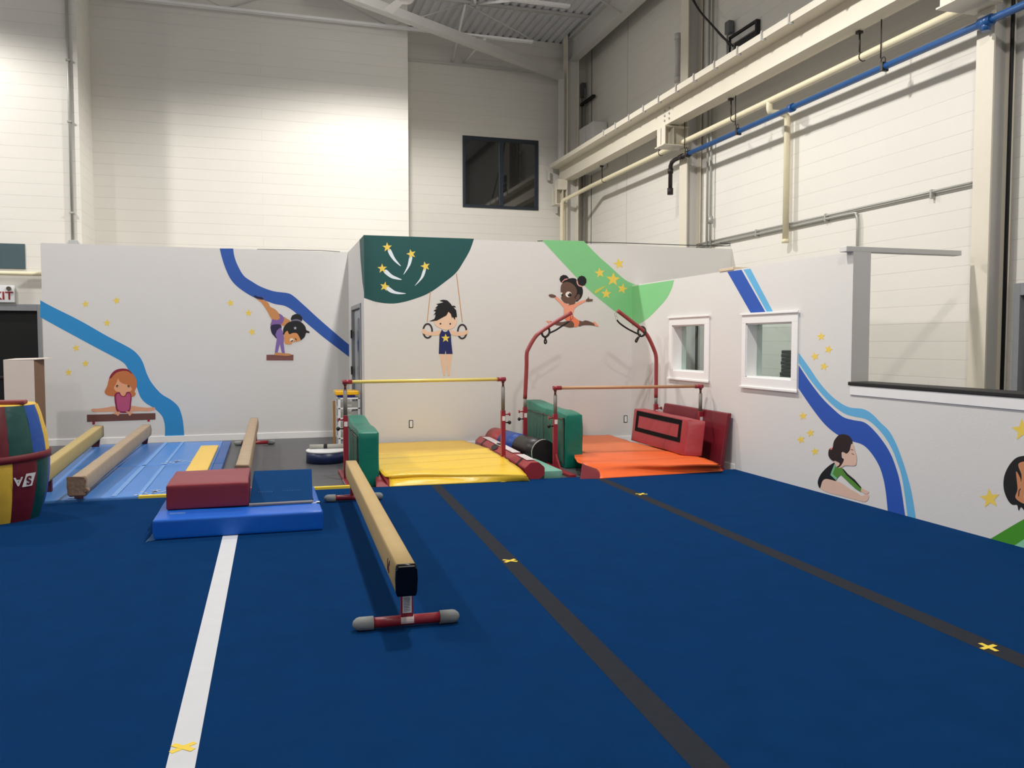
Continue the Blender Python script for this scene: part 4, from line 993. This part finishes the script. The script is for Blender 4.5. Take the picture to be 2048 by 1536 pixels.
# uprights with curved arms
YA = 10.6
def upright(pix, x, s, label):
    pts = [onY(px, py, YA) for (px, py) in pix]; pts[0].x = x
    r = root('bar_upright', (x, YA, 0), label, 'bar stand', 'tall curved red bar uprights')
    z0 = pts[0].z
    b = B(); tube(b, spline(pts, 5), .027, 16); obj('curved_arm', b, mat('brick_red_tube', (150, 62, 62), .4, .08, 12), r)
    b = B(); tube(b, [(x, YA, .66), (x, YA, z0+.01)], .023, 14); obj('inner_post', b, M_post, r)
    b = B(); box(b, x-.026, x+.026, YA-.026, YA+.026, .03, .69, bev=.004); po = obj('outer_post', b, M_redst, r)
    T_knob(po, Vector((x+s*.026, YA, .63)), s, True); T_knob(po, Vector((x+s*.026, YA, .53)), s, False)
    b = B(); box(b, x-.018, x+.02, YA-.0285, YA-.0265, .55, .61); obj('label_sticker', b, M_lab, po)
    b = B(); box(b, x-.04, x+.04, YA-.5, YA+.5, 0, .035, bev=.004); obj('base_channel', b, M_redst, r)
    return pts
zA = Zm(1000, 610, 12.8)
upright([(1050, 797), (1053, 735), (1053.5, 708), (1057, 697), (1069, 676), (1081, 664), (1109, 645), (1143, 625.5)], onY(1050, 797, YA).x, -1, 'left curved red upright with black strap, its arm reaching right')
upright([(1312, 795), (1312.5, 735), (1312, 713), (1308, 699), (1297, 675), (1286, 661), (1262, 642), (1235, 621)], onY(1312, 795, YA).x, 1, 'right curved red upright with black strap, its arm reaching left')
M_strap = mat('black_webbing', (20, 19, 19), .7, .1, 30)
def strap(pl, loop, hang, carab, label):
    r = root('safety_strap', onY(*loop, YA), label, 'strap', 'black straps on the red uprights')
    b = B(); tube(b, spline([onY(*p, YA-.03) for p in pl], 4), .012, 8); obj('webbing', b, M_strap, r)
    c = onY(*loop, YA); b = B(); pts = []
    for k in range(17):
        a = 2*PI*k/16; pts.append(c+Vector((.052*math.cos(a)+.01, .045*math.sin(a), .066*math.sin(a)*.9+.03*math.cos(a))))
    tube(b, pts, .015, 8, cap=False); obj('choke_loop', b, M_strap, r)
    b = B(); tube(b, spline([onY(*p, YA-.035) for p in hang], 4), .011, 8); obj('loose_end', b, M_strap, r)
    for (cc, rx, rz) in carab:
        b = B(); q = onY(*cc, YA-.02); tube(b, [q+Vector((rx*math.cos(2*PI*k/12), 0, rz*math.sin(2*PI*k/12))) for k in range(13)], .0035, 6, cap=False); obj('carabiner', b, M_galv if cc[0] > 1200 else M_redst, r)
strap([(1099, 666), (1112, 660), (1127, 650), (1138, 643)], (1090, 664), [(1084, 670), (1090, 676), (1093, 684), (1090, 687), (1089, 682), (1092, 674), (1097, 668)], [((1143.5, 634), .018, .034), ((1141, 641), .008, .02)], 'black strap looped on the left upright arm')
strap([(1234, 640), (1240, 647), (1256, 658), (1276, 668)], (1282, 663), [(1281, 668), (1277, 676), (1273, 684), (1271, 681), (1276, 674)], [((1231, 628), .014, .034), ((1233, 636), .014, .03)], 'black strap looped on the right upright arm')

# ================================================================== CART CORNER
r = root('drawer_cart', (1.13, 12.2, 0), 'white plastic drawer tower behind the left bar post', 'drawer cart')
cx0, cx1, cy0, cy1 = .985, 1.30, 12.0, 12.35; n = 5; ch = .765
b = B()
for (x, y) in ((cx0, cy0), (cx1-.035, cy0), (cx0, cy1-.035), (cx1-.035, cy1-.035)): box(b, x, x+.035, y, y+.035, .02, ch, bev=.004)
for k in range(n+1):
    zz = .03+(ch-.05)*k/n; box(b, cx0, cx1, cy0, cy1, zz, zz+.022, bev=.003)
obj('frame', b, M_bin, r)
for k in range(n):
    zz = .055+(ch-.05)*k/n; b = B()
    box(b, cx0+.04, cx1-.04, cy0+.012, cy0+.02, zz, zz+.085, bev=.003); box(b, cx0+.02, cx0+.028, cy0+.04, cy1-.04, zz, zz+.085); box(b, cx1-.028, cx1-.02, cy0+.04, cy1-.04, zz, zz+.085)
    dw = obj('drawer', b, mat('clear_plastic_grey', (150, 152, 146), .3, .25, 14), r)
    b = B(); box(b, cx0+.07+.03*(k % 2), cx1-.12, cy0+.006, cy0+.011, zz+.01, zz+.045); obj('stored_paper', b, M_paper, dw)
for k, (x, y) in enumerate(((cx0+.02, cy0+.02), (cx1-.02, cy0+.02), (cx0+.02, cy1-.02), (cx1-.02, cy1-.02))):
    b = B(); tube(b, [(x-.01, y, .0125), (x+.01, y, .0125)], .0125, 10); obj('caster', b, M_dark, r)
r = root('storage_tub', (1.12, 12.18, ch), 'blue tub with yellow lid on top of the white drawer tower', 'storage box')
b = B(); box(b, .98, 1.23, 12.02, 12.32, ch+.005, ch+.04, bev=.004); obj('tub', b, M_bbox, r)
b = B(); box(b, .95, 1.285, 11.98, 12.36, ch+.04, ch+.10, bev=.012); obj('lid', b, M_ybox, r)
b = B(); box(b, .94, .975, 12.37, 12.385, 0, .70, bev=.002); tag(obj('plywood_sheet', b, M_ply), 'thin plywood sheet standing behind the white drawer tower', 'board')
# navy oval bolster ring with grey roll
r = root('oval_bolster', (.72, 10.95, 0), 'navy oval foam drum with white top on the dark floor', 'mat')
def oval(b, cx, cy, rx, ry, z0, z1, n=36):
    lo = [b.verts.new((cx+rx*math.cos(2*PI*k/n), cy+ry*math.sin(2*PI*k/n), z0)) for k in range(n)]; hi = [b.verts.new((cx+rx*math.cos(2*PI*k/n), cy+ry*math.sin(2*PI*k/n), z1)) for k in range(n)]
    for k in range(n): b.faces.new((lo[k], lo[(k+1) % n], hi[(k+1) % n], hi[k])).smooth = True
    b.faces.new(lo[::-1]); b.faces.new(hi)
b = B(); oval(b, .74, 11.0, .25, .26, 0, .14); obj('side_wall', b, M_navy, r)
b = B(); oval(b, .74, 11.0, .252, .262, .14, .162); obj('white_top', b, M_bin, r)
r = root('rolled_mat', (.8, 11.1, .165), 'grey rolled sheet with a black tie on the navy drum', 'roll')
b = B(); tube(b, [(.54, 11.12, .193), (1.02, 11.08, .193)], .028, 14); obj('roll', b, mat('grey_roll', (170, 168, 160), .6, .08, 12), r)
b = B(); tube(b, [(.72, 11.105, .193), (.765, 11.10, .193)], .030, 14); obj('tie_band', b, M_dark, r)

# outlets
for i, (px, py) in enumerate(((822, 848), (1251, 838))):
    p = onY(px, py, YM); r = root('wall_outlet', (p.x, YM, p.z-.06), ('electric outlet on the wall behind the yellow mat', 'electric outlet on the wall behind the orange mat')[i], 'outlet', 'wall outlets')
    b = B(); box(b, p.x-.03, p.x+.03, YM-.004, YM, p.z-.055, p.z+.055, bev=.002); obj('box_edge', b, M_dark, r)
    b = B(); box(b, p.x-.02, p.x+.02, YM-.012, YM-.004, p.z-.045, p.z+.045, bev=.004); obj('socket', b, M_bin, r)
# exit sign
r = root('exit_sign', (-4.1, YX-.06, 2.2), 'white EXIT sign with red letters above the dark doorway', 'sign')
sx1 = onY(29, 590, YX-.06).x; z0 = onY(20, 605, YX-.06).z; z1 = onY(20, 571, YX-.06).z; sx0 = sx1-.50
b = B(); box(b, sx0, sx1, YX-.06, YX, z0, z1, bev=.006); hs = obj('housing', b, M_bin, r)
b = text_mesh('EXIT', .23, .002, .004)
xs = [v.co.x for v in b.verts]; wd = max(xs)-min(xs); ex = onY(26, 590, YX-.062).x
sc = .40/wd
for v in b.verts:
    q = v.co.copy(); v.co = Vector((ex-.20+q.x*sc, YX-.063-q.z, (z0+z1)/2-.035+q.y*.78))
obj('exit_lettering', b, mat('sign_red', (150, 34, 36), .5, .06, 20), r)
p = onY(17.5, 577, YX-.08); b = B(); tube(b, [(p.x, YX-.05, p.z), (p.x, YX-.10, p.z)], .034, 14); obj('lamp_head', b, mat('lamp_dark', (84, 76, 64), .3, .2, 20), r)
# slate panel and pipe on left wall
pa = onY(50, 488, YX); pb = onY(50, 538, YX)
b = B(); box(b, pa.x-1.1, pa.x, YX-.02, YX, pb.z, pa.z, bev=.003); tag(obj('wall_panel', b, M_slate), 'dark slate rectangular panel on the far left wall above the pipe', 'panel')
b = B(); q = onY(40, 547, YX-.08); tube(b, [(-5.6, YX-.08, q.z), (XX+.1, YX-.08, q.z)], .035, 12)
tag(obj('wall_pipe', b, M_cream), 'cream horizontal pipe on the left wall under the slate panel', 'pipe')
r = root('conduit', (-3.05, YX, 3.2), 'thin grey conduit running up the left wall to the roof', 'conduit')
b = B(); tube(b, [(-3.055, YX-.03, 3.26), (-3.055, YX-.03, ZD)], .022, 10); obj('pipe_run', b, M_galv, r)
b = B(); box(b, -3.11, -2.98, YX-.08, YX, 3.12, 3.26, bev=.006); obj('junction_box', b, mat('grey_box', (178, 182, 180), .5, .05, 9), r)
for zz in (3.7, 5.2, 6.2, 7.2):
    b = B(); box(b, -3.09, -3.02, YX-.06, YX, zz, zz+.03, bev=.003); obj('pipe_strap', b, M_galv, r)

# ================================================================== RIGHT SIDE STEELWORK
def hcol(y0, y1, x0=6.8, x1=7.07, label='', zt=ZD):
    r = root('steel_column', ((x0+x1)/2, (y0+y1)/2, 0), label, 'column', 'white steel columns along the right wall')
    b = B(); box(b, x0, x0+.02, y0, y1, 0, zt, bev=.002); obj('flange', b, M_steel, r)
    b = B(); box(b, x1-.02, x1, y0, y1, 0, zt, bev=.002); obj('flange', b, M_steel, r)
    b = B(); box(b, x0+.02, x1-.02, (y0+y1)/2-.008, (y0+y1)/2+.008, 0, zt); obj('web', b, M_steelg, r)
    b = B(); box(b, x0-.0, x1+.02, y1+.0, y1+.012, 0, zt)
    return r
hcol(12.6, 12.86, label='white steel column beside the black pipe drop, middle of the right wall')
hcol(6.50, 6.71, label='white steel column at far right beside the grey door')
hcol(17.45, 17.7, 6.46, 6.74, label='white steel column in the far corner beside the high window')
# crane runway beam
r = root('runway_beam', (6.38, 9, 4.93), 'large cream steel I-beam running along the right wall high up', 'steel beam')
y0, y1 = -5.9, 17.85; zb = 5.16; XPp = 6.7
b = B(); box(b, 6.425, 6.66, y0, y1, zb, zb+.02, bev=.002); obj('bottom_flange', b, M_steel, r)
b = B(); box(b, 6.43, 6.448, y0, y1, zb+.02, 5.46); obj('web', b, M_steel, r)
b = B(); box(b, 6.2, 6.68, y0, y1, 5.46, 5.475); box(b, 6.2, 6.214, y0, y1, 5.475, 5.55); box(b, 6.666, 6.68, y0, y1, 5.475, 5.55); obj('top_channel', b, M_steel, r)
b = B(); box(b, 6.222, 6.25, y0, y1, 5.475, 5.565); obj('crane_rail', b, M_blackp, r)
ys_ = []
for (px, py) in ((1207.5, 267), (1231, 250), (1258, 232), (1287, 215), (1317.5, 195), (1352.5, 175), (1388, 155), (1429, 127), (1475, 98), (1524, 67), (1579, 32)):
    p = onX(px, py+8, 6.2); ys_.append(p.y)
for y in ys_+[ys_[-1]-.8*k for k in range(1, 5)]:
    b = B(); tube(b, [(6.24, y, 5.56), (6.19, y, 5.56), (6.186, y, 5.54), (6.186, y, 5.46), (6.20, y-.01, 5.447), (6.24, y-.03, 5.452)], .012, 8); obj('hook_bolt', b, M_steelg, r)
p = onX(1339, 225, 6.43)
for dy in (0, .16):
    for zz in (5.24, 5.32, 5.40):
        b = B(); tube(b, [(6.43, p.y+dy, zz), (6.405, p.y+dy, zz)], .018, 6); obj('splice_bolt', b, M_steelg, r)
for yc in (12.72, 6.6, 17.6):
    x0 = 6.38; xc = 6.82 if yc < 17 else 6.47
    b = B(); zt_b = 5.14; zb_b = 4.815
    if yc > 17: x0 = 6.22; zt_b = 4.95; zb_b = 4.6
    box(b, x0-.03, xc, yc-.17, yc+.17, zb_b, zb_b+.018, bev=.002); box(b, x0, xc, yc-.15, yc+.15, zt_b-.02, zt_b); box(b, x0, xc, yc-.008, yc+.008, zb_b+.018, zt_b-.02)
    box(b, x0+.15, x0+.166, yc-.14, yc+.14, zb_b+.018, zt_b-.02); box(b, x0, x0+.012, yc-.15, yc+.15, zb_b+.018, zt_b-.02)
    if yc > 17: box(b, x0+.05, xc, yc-.12, yc+.12, zt_b, zb)
    nm = {12.72: 'steel bracket under the runway beam at the middle column', 6.6: 'steel bracket under the runway beam at the far right column', 17.6: 'steel bracket under the runway beam in the far corner'}[yc]
    tag(obj('beam_bracket', b, M_steel), nm, 'bracket', 'brackets under the runway beam')
b = B(); box(b, 6.16, 6.22, 17.87, 17.95, 5.20, 5.42, bev=.006); obj('end_stop', b, M_steelg, bpy.data.objects['runway_beam'])
# cream pipe under the beam
zc = onX(1590, 178, XPp).z; zu = onX(1592, 212, XPp).z
r = root('sprinkler_pipe', (XPp, 10, zc), 'cream painted pipe hung below the runway beam, ending in the far corner', 'pipe')
pe = onY(1124, 402, 17.38)
b = B(); tube(b, [(XPp, -5.8, zc), (XPp, 4, zc), (XPp, 12, zc), (XPp, 16.6, zc), (pe.x+.02, pe.y-.03, pe.z+.01), (pe.x, pe.y, pe.z-.06), (pe.x, pe.y, 2.5), (pe.x, pe.y, 0.)], .045, 14); obj('pipe_run', b, M_cream, r)
for (px, py) in ((1208, 350), (1322, 300), (1467, 235), (1725, 110)):
    y = onX(px, py, XPp).y
    b = B(); tube(b, [(6.66, y, zc+.045), (6.655, y, zb-.0)], .010, 8); box(b, 6.62, 6.68, y-.03, y+.03, zb-.03, zb-.002); tube(b, [(XPp+.05*math.cos(2*PI*k/12), y, zc+.05*math.sin(2*PI*k/12)) for k in range(13)], .006, 6, cap=False); obj('pipe_hanger', b, M_blackp, r)
# drop from the cream pipe down the wall
yd = onX(1539, 212, XPp).y
b = B(); tube(b, spline([(XPp, yd, zc), (XPp, yd, zc-.11), (XPp+.04, yd, zc-.15), (6.88, yd, zc-.15), (6.97, yd, zc-.18), (6.99, yd, zc-.26)], 3)+[Vector((6.99, yd, onX(1583, 480, 7.02).z))], .043, 14)
o = obj('pipe_drop', b, M_cream, r)
zq = onX(1583, 480, 7.02).z
b = B(); tube(b, [(6.99, yd, zq+.02), (6.99, yd, zq-.03)], .05, 14); obj('pipe_cap', b, M_cream, o)
# blue pipe
r = root('air_pipe', (XPp, 9, zu), 'blue painted pipe along the right wall with a black drop end', 'pipe')
ye = onX(1378, 312, XPp).y
b = B(); tube(b, [(XPp, -5.8, zu), (XPp, 4, zu), (XPp, ye, zu)], .038, 14); obj('pipe_run', b, M_bluep, r)
b = B(); p1 = onX(1341, 330, XPp); zl_ = onX(1341, 388, XPp).z
tube(b, [(XPp, ye-.03, zu), (XPp, p1.y-.16, zu), (XPp, p1.y-.05, zu-.02), (XPp, p1.y, zu-.08), (XPp, p1.y, zl_)], .036, 14)
tube(b, [(XPp, p1.y, zu-.12), (XPp, p1.y, zu-.20)], .048, 14); tube(b, [(XPp, ye-.02, zu), (XPp, ye+.06, zu)], .05, 14); tube(b, [(XPp, ye+.2, zu), (XPp, ye+.32, zu)], .046, 14); tube(b, [(XPp, p1.y, zl_+.1), (XPp, p1.y, zl_-.01)], .05, 12); tube(b, [(XPp, p1.y, zl_+.06), (XPp-.05, p1.y-.03, zl_+.06)], .02, 8)
obj('black_drop', b, M_blackp, r)
for (px, py, big) in ((1583, 222, 1), (1972, 52, 2)):
    p = onX(px, py, XPp); b = B(); tube(b, [(XPp, p.y-.035*big, zu), (XPp, p.y+.035*big, zu)], .055, 14)
    if big == 2: tube(b, [(XPp, p.y, zu), (XPp, p.y, zu-.09)], .042, 12)
    obj('pipe_coupling', b, M_bluep, r)
for (px, py) in ((1375, 308), (1477, 262), (1769, 140)):
    y = onX(px, py, XPp).y
    b = B(); tube(b, [(6.645, y, zu+.085), (6.645, y, zb)], .007, 6); tube(b, [(6.68, y+.035*math.cos(2*PI*k/12), zu+.065+.04*math.sin(2*PI*k/12)) for k in range(13)], .006, 6, cap=False); box(b, XPp-.045, XPp+.04, y-.02, y+.02, zu-.05, zu+.048, bev=.004)
    obj('pipe_hanger', b, M_blackp, r)
# conduits on the outer wall
r = root('conduit', (7.05, 9.6, 3.2), 'long double grey conduit running along the right wall above the partition', 'conduit')
b = B(); tube(b, [(7.06, 6.7, 3.215), (7.06, 12.7, 3.215)], .016, 8); obj('pipe_run', b, M_galv, r)
b = B(); y = 8.70; tube(b, spline([(7.06, 12.7, 3.17), (7.06, 10, 3.17), (7.06, y+.16, 3.17), (7.06, y+.03, 3.14), (7.06, y, 3.02)], 4)+[Vector((7.06, y, 2.3))], .018, 8); obj('pipe_run', b, M_galv, r)
for y in (7.5, 9.3, 10.9, 12.2):
    b = B(); box(b, 7.04, 7.1, y, y+.03, 3.14, 3.24, bev=.003); obj('pipe_strap', b, M_galv, r)
for i, (px, rr, m, nm) in enumerate(((1414, .02, M_galv, 'grey vertical conduit pair right of the middle column'), (1421, .02, M_galv, None), (1163, .03, M_galv, 'grey vertical conduit pair beside the corner column'), (1169, .02, M_galv, None), (2014, .018, M_dark, 'dark vertical cable line beside the grey door'))):
    y = onX(px, 430, 7.03).y
    b = B(); tube(b, [(7.03, y, (2.0 if px < 2000 else 0)), (7.03, y, ZD if px < 2000 and px > 1200 else (7.3 if px < 1200 else ZD))], rr, 8)
    if px == 1421: tube(b, [(7.03, y, 3.5), (7.03, y, 3.62)], .04, 6)
    o = obj('wall_conduit', b, m)
    tag(o, nm or ('thinner grey vertical conduit beside the middle column' if px == 1421 else 'thinner grey vertical conduit beside the corner column'), 'conduit')
# sensor boxes on poles
for (px, py, w, h, lo, lab) in ((1455, 55, .055, .20, 5.5, 'grey box on a short pole beside the wall fan'), (1160, 183, .14, .32, 5.5, 'dark grey box on a pole near the far corner')):
    p = onX(px, py, 7.0); r = root('wall_box', (7.0, p.y, p.z-h/2), lab, 'electrical box', 'grey boxes above the runway beam')
    b = B(); box(b, 6.98, 7.08, p.y-w*1.2, p.y+w*1.2, p.z-h/2, p.z+h/2, bev=.02, seg=3); obj('housing', b, mat('box_grey_paint', (104, 108, 108), .5, .1, 9), r)
    b = B(); tube(b, [(7.0, p.y, p.z-h/2), (7.0, p.y, 5.45)], .016, 8); obj('pole', b, M_galv, r)
b = B(); p = onX(1170, 204, 7.0); box(b, 6.98, 7.05, p.y-.5, p.y+.3, p.z-.03, p.z+.03, bev=.004); tag(obj('cable_tray', b, M_dark), 'short dark bracket bar on the wall near the far corner', 'bracket')
# white junction boxes resting above the beam end
for (pxa, pxb, pya, dx_) in ((1168, 1184, 252, 0), (1185, 1199, 243, .05)):
    a = onX(pxa, pya, 6.9); c = onX(pxb, pya, 6.9)
    b = B(); box(b, 6.75, 7.08, c.y, a.y, 5.3, onX(pxb, pya, 6.9).z, bev=.004); tag(obj('metal_cabinet', b, M_partb), ('narrow white metal cabinet left of its twin above the runway beam', 'taller white metal cabinet above the runway beam end')[dx_ > 0], 'cabinet')
# thick pipe stub high on the wall
p = onX(1356, 70, 7.0); q = onX(1356, 158, 7.0); r = root('vent_pipe', (7.0, p.y, q.z), 'short thick painted pipe high on the right wall left of the column', 'pipe')
b = B(); tube(b, [(7.0, p.y, p.z), (7.0, p.y, q.z)], .05, 12); obj('pipe_run', b, M_steelg, r)
b = B(); tube(b, [(7.0, p.y, p.z+.02), (7.0, p.y, p.z-.08)], .062, 12); tube(b, [(7.0, p.y, q.z-.05), (7.0, p.y, q.z+.04)], .06, 12); obj('pipe_collar', b, M_steelg, r)
# wall fan opening
P = [onX(*q, 7.1) for q in ((1465, 84), (1521, 41), (1519, 68), (1465, 104))]
ya, yb_ = P[1].y, P[0].y; zt_ = 6.335; zl = 5.45
r = root('wall_fan', (7.08, (ya+yb_)/2, zl), 'black framed exhaust fan opening high on the right wall', 'fan')
b = B(); box(b, 7.03, 7.1, ya, yb_, zt_-.04, zt_, bev=.003); box(b, 7.03, 7.1, ya, ya+.04, zl, zt_-.04, bev=.003); box(b, 7.03, 7.1, yb_-.04, yb_, zl, zt_-.04, bev=.003); obj('outer_frame', b, M_dark, r)
b = B(); box(b, 7.05, 7.1, ya+.04, yb_-.04, zt_-.13, zt_-.05, bev=.002); box(b, 7.05, 7.1, yb_-.09, yb_-.04, zl, zt_-.13, bev=.002); obj('inner_frame', b, M_steelg, r)
b = B(); box(b, 7.08, 7.1, ya+.04, yb_-.09, zl, zt_-.13); obj('dark_opening', b, M_black, r)
b = B(); ym_ = (ya+yb_)/2
box(b, 7.03, 7.06, ya+.12, ya+.16, zl, 6.05); box(b, 7.03, 7.06, ya+.12, ym_+.12, 6.01, 6.05); box(b, 7.03, 7.06, ym_+.08, ym_+.12, zl, 6.01); obj('motor_mount', b, M_steelg, r)
b = B(); box(b, 7.04, 7.07, ya+.18, ym_+.07, zl, 6.0); obj('motor', b, mat('dull_navy', (50, 50, 62), .5, .1, 9), r)
# loose cables to the fan
r = root('cable_bundle', onX(1385, 0, 6.9), 'black cables drooping from the roof to the wall fan', 'cable')
for (pts, rr) in (([(1372, -30), (1386, 0), (1402, 25), (1424, 50), (1450, 78), (1466, 92)], .016), ([(1375, -30), (1390, 4), (1412, 38), (1440, 66), (1462, 96)], .009), ([(1424, 48), (1436, 66), (1452, 82), (1464, 88)], .006)):
    b = B(); tube(b, spline([onX(px, py, 6.76) for (px, py) in pts], 5), rr, 8); obj('cable', b, M_dark, r)
# roof edge girder
b = B(); box(b, 6.6, 6.62, -5.9, 17.85, 7.79, 8.22); box(b, 6.54, 6.74, -5.9, 17.85, 7.77, 7.79); box(b, 6.5, 6.8, -5.9, 17.85, 8.22, 8.25)
tag(obj('roof_girder', b, M_steelg), 'painted roof edge girder above the right wall', 'steel beam')
# partition tops: thin cables
b = B(); tube(b, spline([onY(px, py, YM+.06) for (px, py) in ((1075, 482), (1120, 481.5), (1150, 484), (1250, 486), (1330, 489), (1400, 491), (1452, 492), (1462, 488), (1440, 486))], 5), .006, 6)
for v in b.verts: v.co.z = max(v.co.z, 3.036)
tag(obj('loose_cable', b, M_dark), 'thin black cable lying along the top of the middle partition', 'cable')
b = B(); tube(b, [(-.1, YL+.05, 3.037), (.4, YL+.05, 3.045), (.9, YL+.04, 3.05), (1.2, YL+.05, 3.037)], .005, 6); tag(obj('loose_cable', b, M_dark), 'thin cable lying along the top of the left partition', 'cable')
# things seen through the inner windows
b = B(); pa = onX(1561, 702, 6.78); y1_ = pa.y; y0_ = y1_-.5
r = root('foam_stack', (6.95, (y0_+y1_)/2, .0), 'stack of charcoal foam panels seen through the nearer inner window', 'foam')
z_ = 0; k = 0
while z_ < 1.42:
    b = B(); e = random.uniform(-.02, .02); box(b, 6.78, 7.08, y0_+e, y1_+e, z_+.003, z_+.05, bev=.008); obj('foam_panel', b, M_bark, r); z_ += .05; k += 1
qx = onY(1393, 700, YM-.05).x; b = B(); tube(b, [(qx, YM-.05, 0), (qx, YM-.05, 2.3)], .022, 8); tag(obj('standpipe', b, M_dark), 'dark thin vertical pipe seen through the farther inner window', 'pipe')

# ================================================================== ROOF STRUCTURE
def joist(Y, x1, zb_, label):
    r = root('roof_joist', (0, Y, 7.5), label, 'roof joist', 'open web roof joists')
    zt2 = 8.25
    b = B(); box(b, -13, x1, Y-.05, Y-.015, zb_, zb_+.04); box(b, -13, x1, Y+.015, Y+.05, zb_, zb_+.04); obj('bottom_chord', b, M_trim, r)
    b = B(); box(b, -13, 6.6, Y-.05, Y-.01, zt2, zt2+.045); box(b, -13, 6.6, Y+.01, Y+.05, zt2, zt2+.045); obj('top_chord', b, M_steelg, r)
    x = -12.6+1.0*(Y < 15); k = 0
    while x < x1-.1:
        n_ = min(x+1.5, 6.5)
        b = B(); a, c = ((zb_+.02, zt2), (zt2, zb_+.02))[k % 2]; tube(b, [(x, Y, a), (n_, Y, c)], .014, 6); obj('web_rod', b, M_steelg, r)
        x += 1.5; k += 1
joist(16.33, onY(1065, 86, 16.33).x, onY(1065, 86, 16.33).z, 'open web roof joist nearest the far wall')
Y2_ = onZ(1139, 15, 7.6).y
joist(Y2_, onZ(1139, 15, 7.6).x, 7.6, 'open web roof joist one bay nearer the camera')
for (x0_, x1_, lab) in ((4.35, 4.0, 'bright cross bracing rod between the two far roof joists'), (3.6, 4.1, 'dimmer cross bracing rod between the two far roof joists')):
    b = B(); tube(b, [(x0_, Y2_, 7.62), (x1_, 16.33, 8.24)], .026, 6); tag(obj('bracing_rod', b, M_trim), lab, 'brace')
for (x0_, x1_, lab) in ((3.9, 4.0, 'bracing rod from the far joist down to the recess wall'), (4.3, 4.25, 'second bracing rod from the far joist to the recess wall')):
    b = B(); tube(b, [(x0_, 16.33, 8.24 if x0_ < 4 else 7.6), (x1_, 17.96, 7.66 if x0_ < 4 else 7.67)], .026, 6); tag(obj('bracing_rod', b, M_trim), lab, 'brace')
# big diagonal tube with a vertical leg in the corner
r = root('diagonal_duct', (6.37, 17.5, 5.0), 'square painted tube rising diagonally from the corner to the roof', 'brace')
p1 = onY(1122, 152, 17.5); p2 = onY(690, -12, 14.9)
b = B(); tube(b, [p1+Vector((-.02, 0, .0)), p2], .115, 4, sq=True); obj('sloping_tube', b, M_steelg, r)
b = B(); box(b, p1.x-.05, p1.x+.06, 17.44, 17.56, 5.57, p1.z+.09, bev=.01); obj('corner_leg', b, M_steelg, r)
# ceiling fan at the top edge
r = root('ceiling_fan', onY(812, 2, 12.6), 'white ceiling fan hanging at the top edge of the view', 'ceiling fan')
c = onY(812, -6, 12.6)
b = B(); lathe(b, [(.03, -.09), (.09, -.075), (.13, -.02), (.13, .05), (.08, .10), (.03, .12)], c, 24); obj('motor_housing', b, M_trim, r)
b = B(); tube(b, [c+Vector((0, 0, .1)), Vector((c.x, c.y, ZD))], .018, 8); obj('down_rod', b, M_trim, r)
for k in range(3):
    a = math.radians(-14+120*k); d = Vector((math.cos(a), math.sin(a), 0)); s = Vector((-d.y, d.x, 0)); b = B()
    q = c+Vector((0, 0, -.0))
    hexa(b, [q+d*.12-s*.05+Vector((0, 0, -.012)), q+d*.66-s*.075+Vector((0, 0, -.02)), q+d*.66+s*.075+Vector((0, 0, .02)), q+d*.12+s*.05+Vector((0, 0, .012)), q+d*.12-s*.05+Vector((0, 0, -.004)), q+d*.66-s*.075+Vector((0, 0, -.012)), q+d*.66+s*.075+Vector((0, 0, .028)), q+d*.12+s*.05+Vector((0, 0, .02))], bev=.003); obj('blade', b, M_trim, r)

# ================================================================== LIGHT
LW = ((860, 960, 520, 110), (640, 560, 320, 110))
LZ = 7.1
def lamp(x, y, W, lab):
    l = bpy.data.lights.new('high_bay_lamp', 'SPOT'); l.energy = W; l.color = (1, .965, .92); l.shadow_soft_size = .16
    l.spot_size = math.radians(164); l.spot_blend = .34
    o = bpy.data.objects.new('high_bay_lamp', l); COL.objects.link(o); o.location = (x, y, LZ)
    r = root('high_bay_light', (x, y, LZ), lab, 'ceiling light', 'high bay lights')
    g = bpy.data.lights.new('added_omni_fill', 'POINT'); g.energy = W*.05; g.color = (1, .965, .92); g.shadow_soft_size = .15
    q = bpy.data.objects.new('added_omni_fill', g); COL.objects.link(q); q.location = (x, y, LZ)  # weak omni light added to lift the deck and upper walls
    b = B(); lathe(b, [(.06, .2), (.12, .22), (.12, .40), (.10, .52), (.03, .55)], (x, y, LZ), 24); obj('ballast_housing', b, M_steelg, r)
    b = B(); tube(b, [(x, y, LZ+.53), (x, y, ZD)], .01, 6); obj('hanging_rod', b, M_galv, r)
for i_, x in enumerate((2.1, -5.6)):
    for j_, y in enumerate((13.2, 7.4, 1.6, -4.2)):
        lamp(x, y, LW[i_][j_], '%s high bay light in the %s row over the hall' % (('rear', 'second', 'third', 'front')[j_], ('right', 'left')[i_]))
wd = bpy.data.worlds.new('World'); bpy.context.scene.world = wd; wd.use_nodes = True
wd.node_tree.nodes['Background'].inputs[0].default_value = (.8, .85, 1, 1); wd.node_tree.nodes['Background'].inputs[1].default_value = .02

# ================================================================== CAMERA
cam = bpy.data.cameras.new('Camera'); co = bpy.data.objects.new('Camera', cam); COL.objects.link(co)
cam.sensor_fit = 'HORIZONTAL'; cam.sensor_width = 36; cam.lens = F/2048*36; cam.clip_end = 200; cam.clip_start = .05
R = Matrix((rv, uv, -fv)).transposed().to_4x4(); co.matrix_world = Matrix.Translation((0, 0, H)) @ R
sc_ = bpy.context.scene; sc_.camera = co
sc_.view_settings.view_transform = 'Standard'; sc_.view_settings.look = 'None'; sc_.view_settings.gamma = 1; sc_.view_settings.exposure = -.08
sc_.view_settings.use_curve_mapping = False
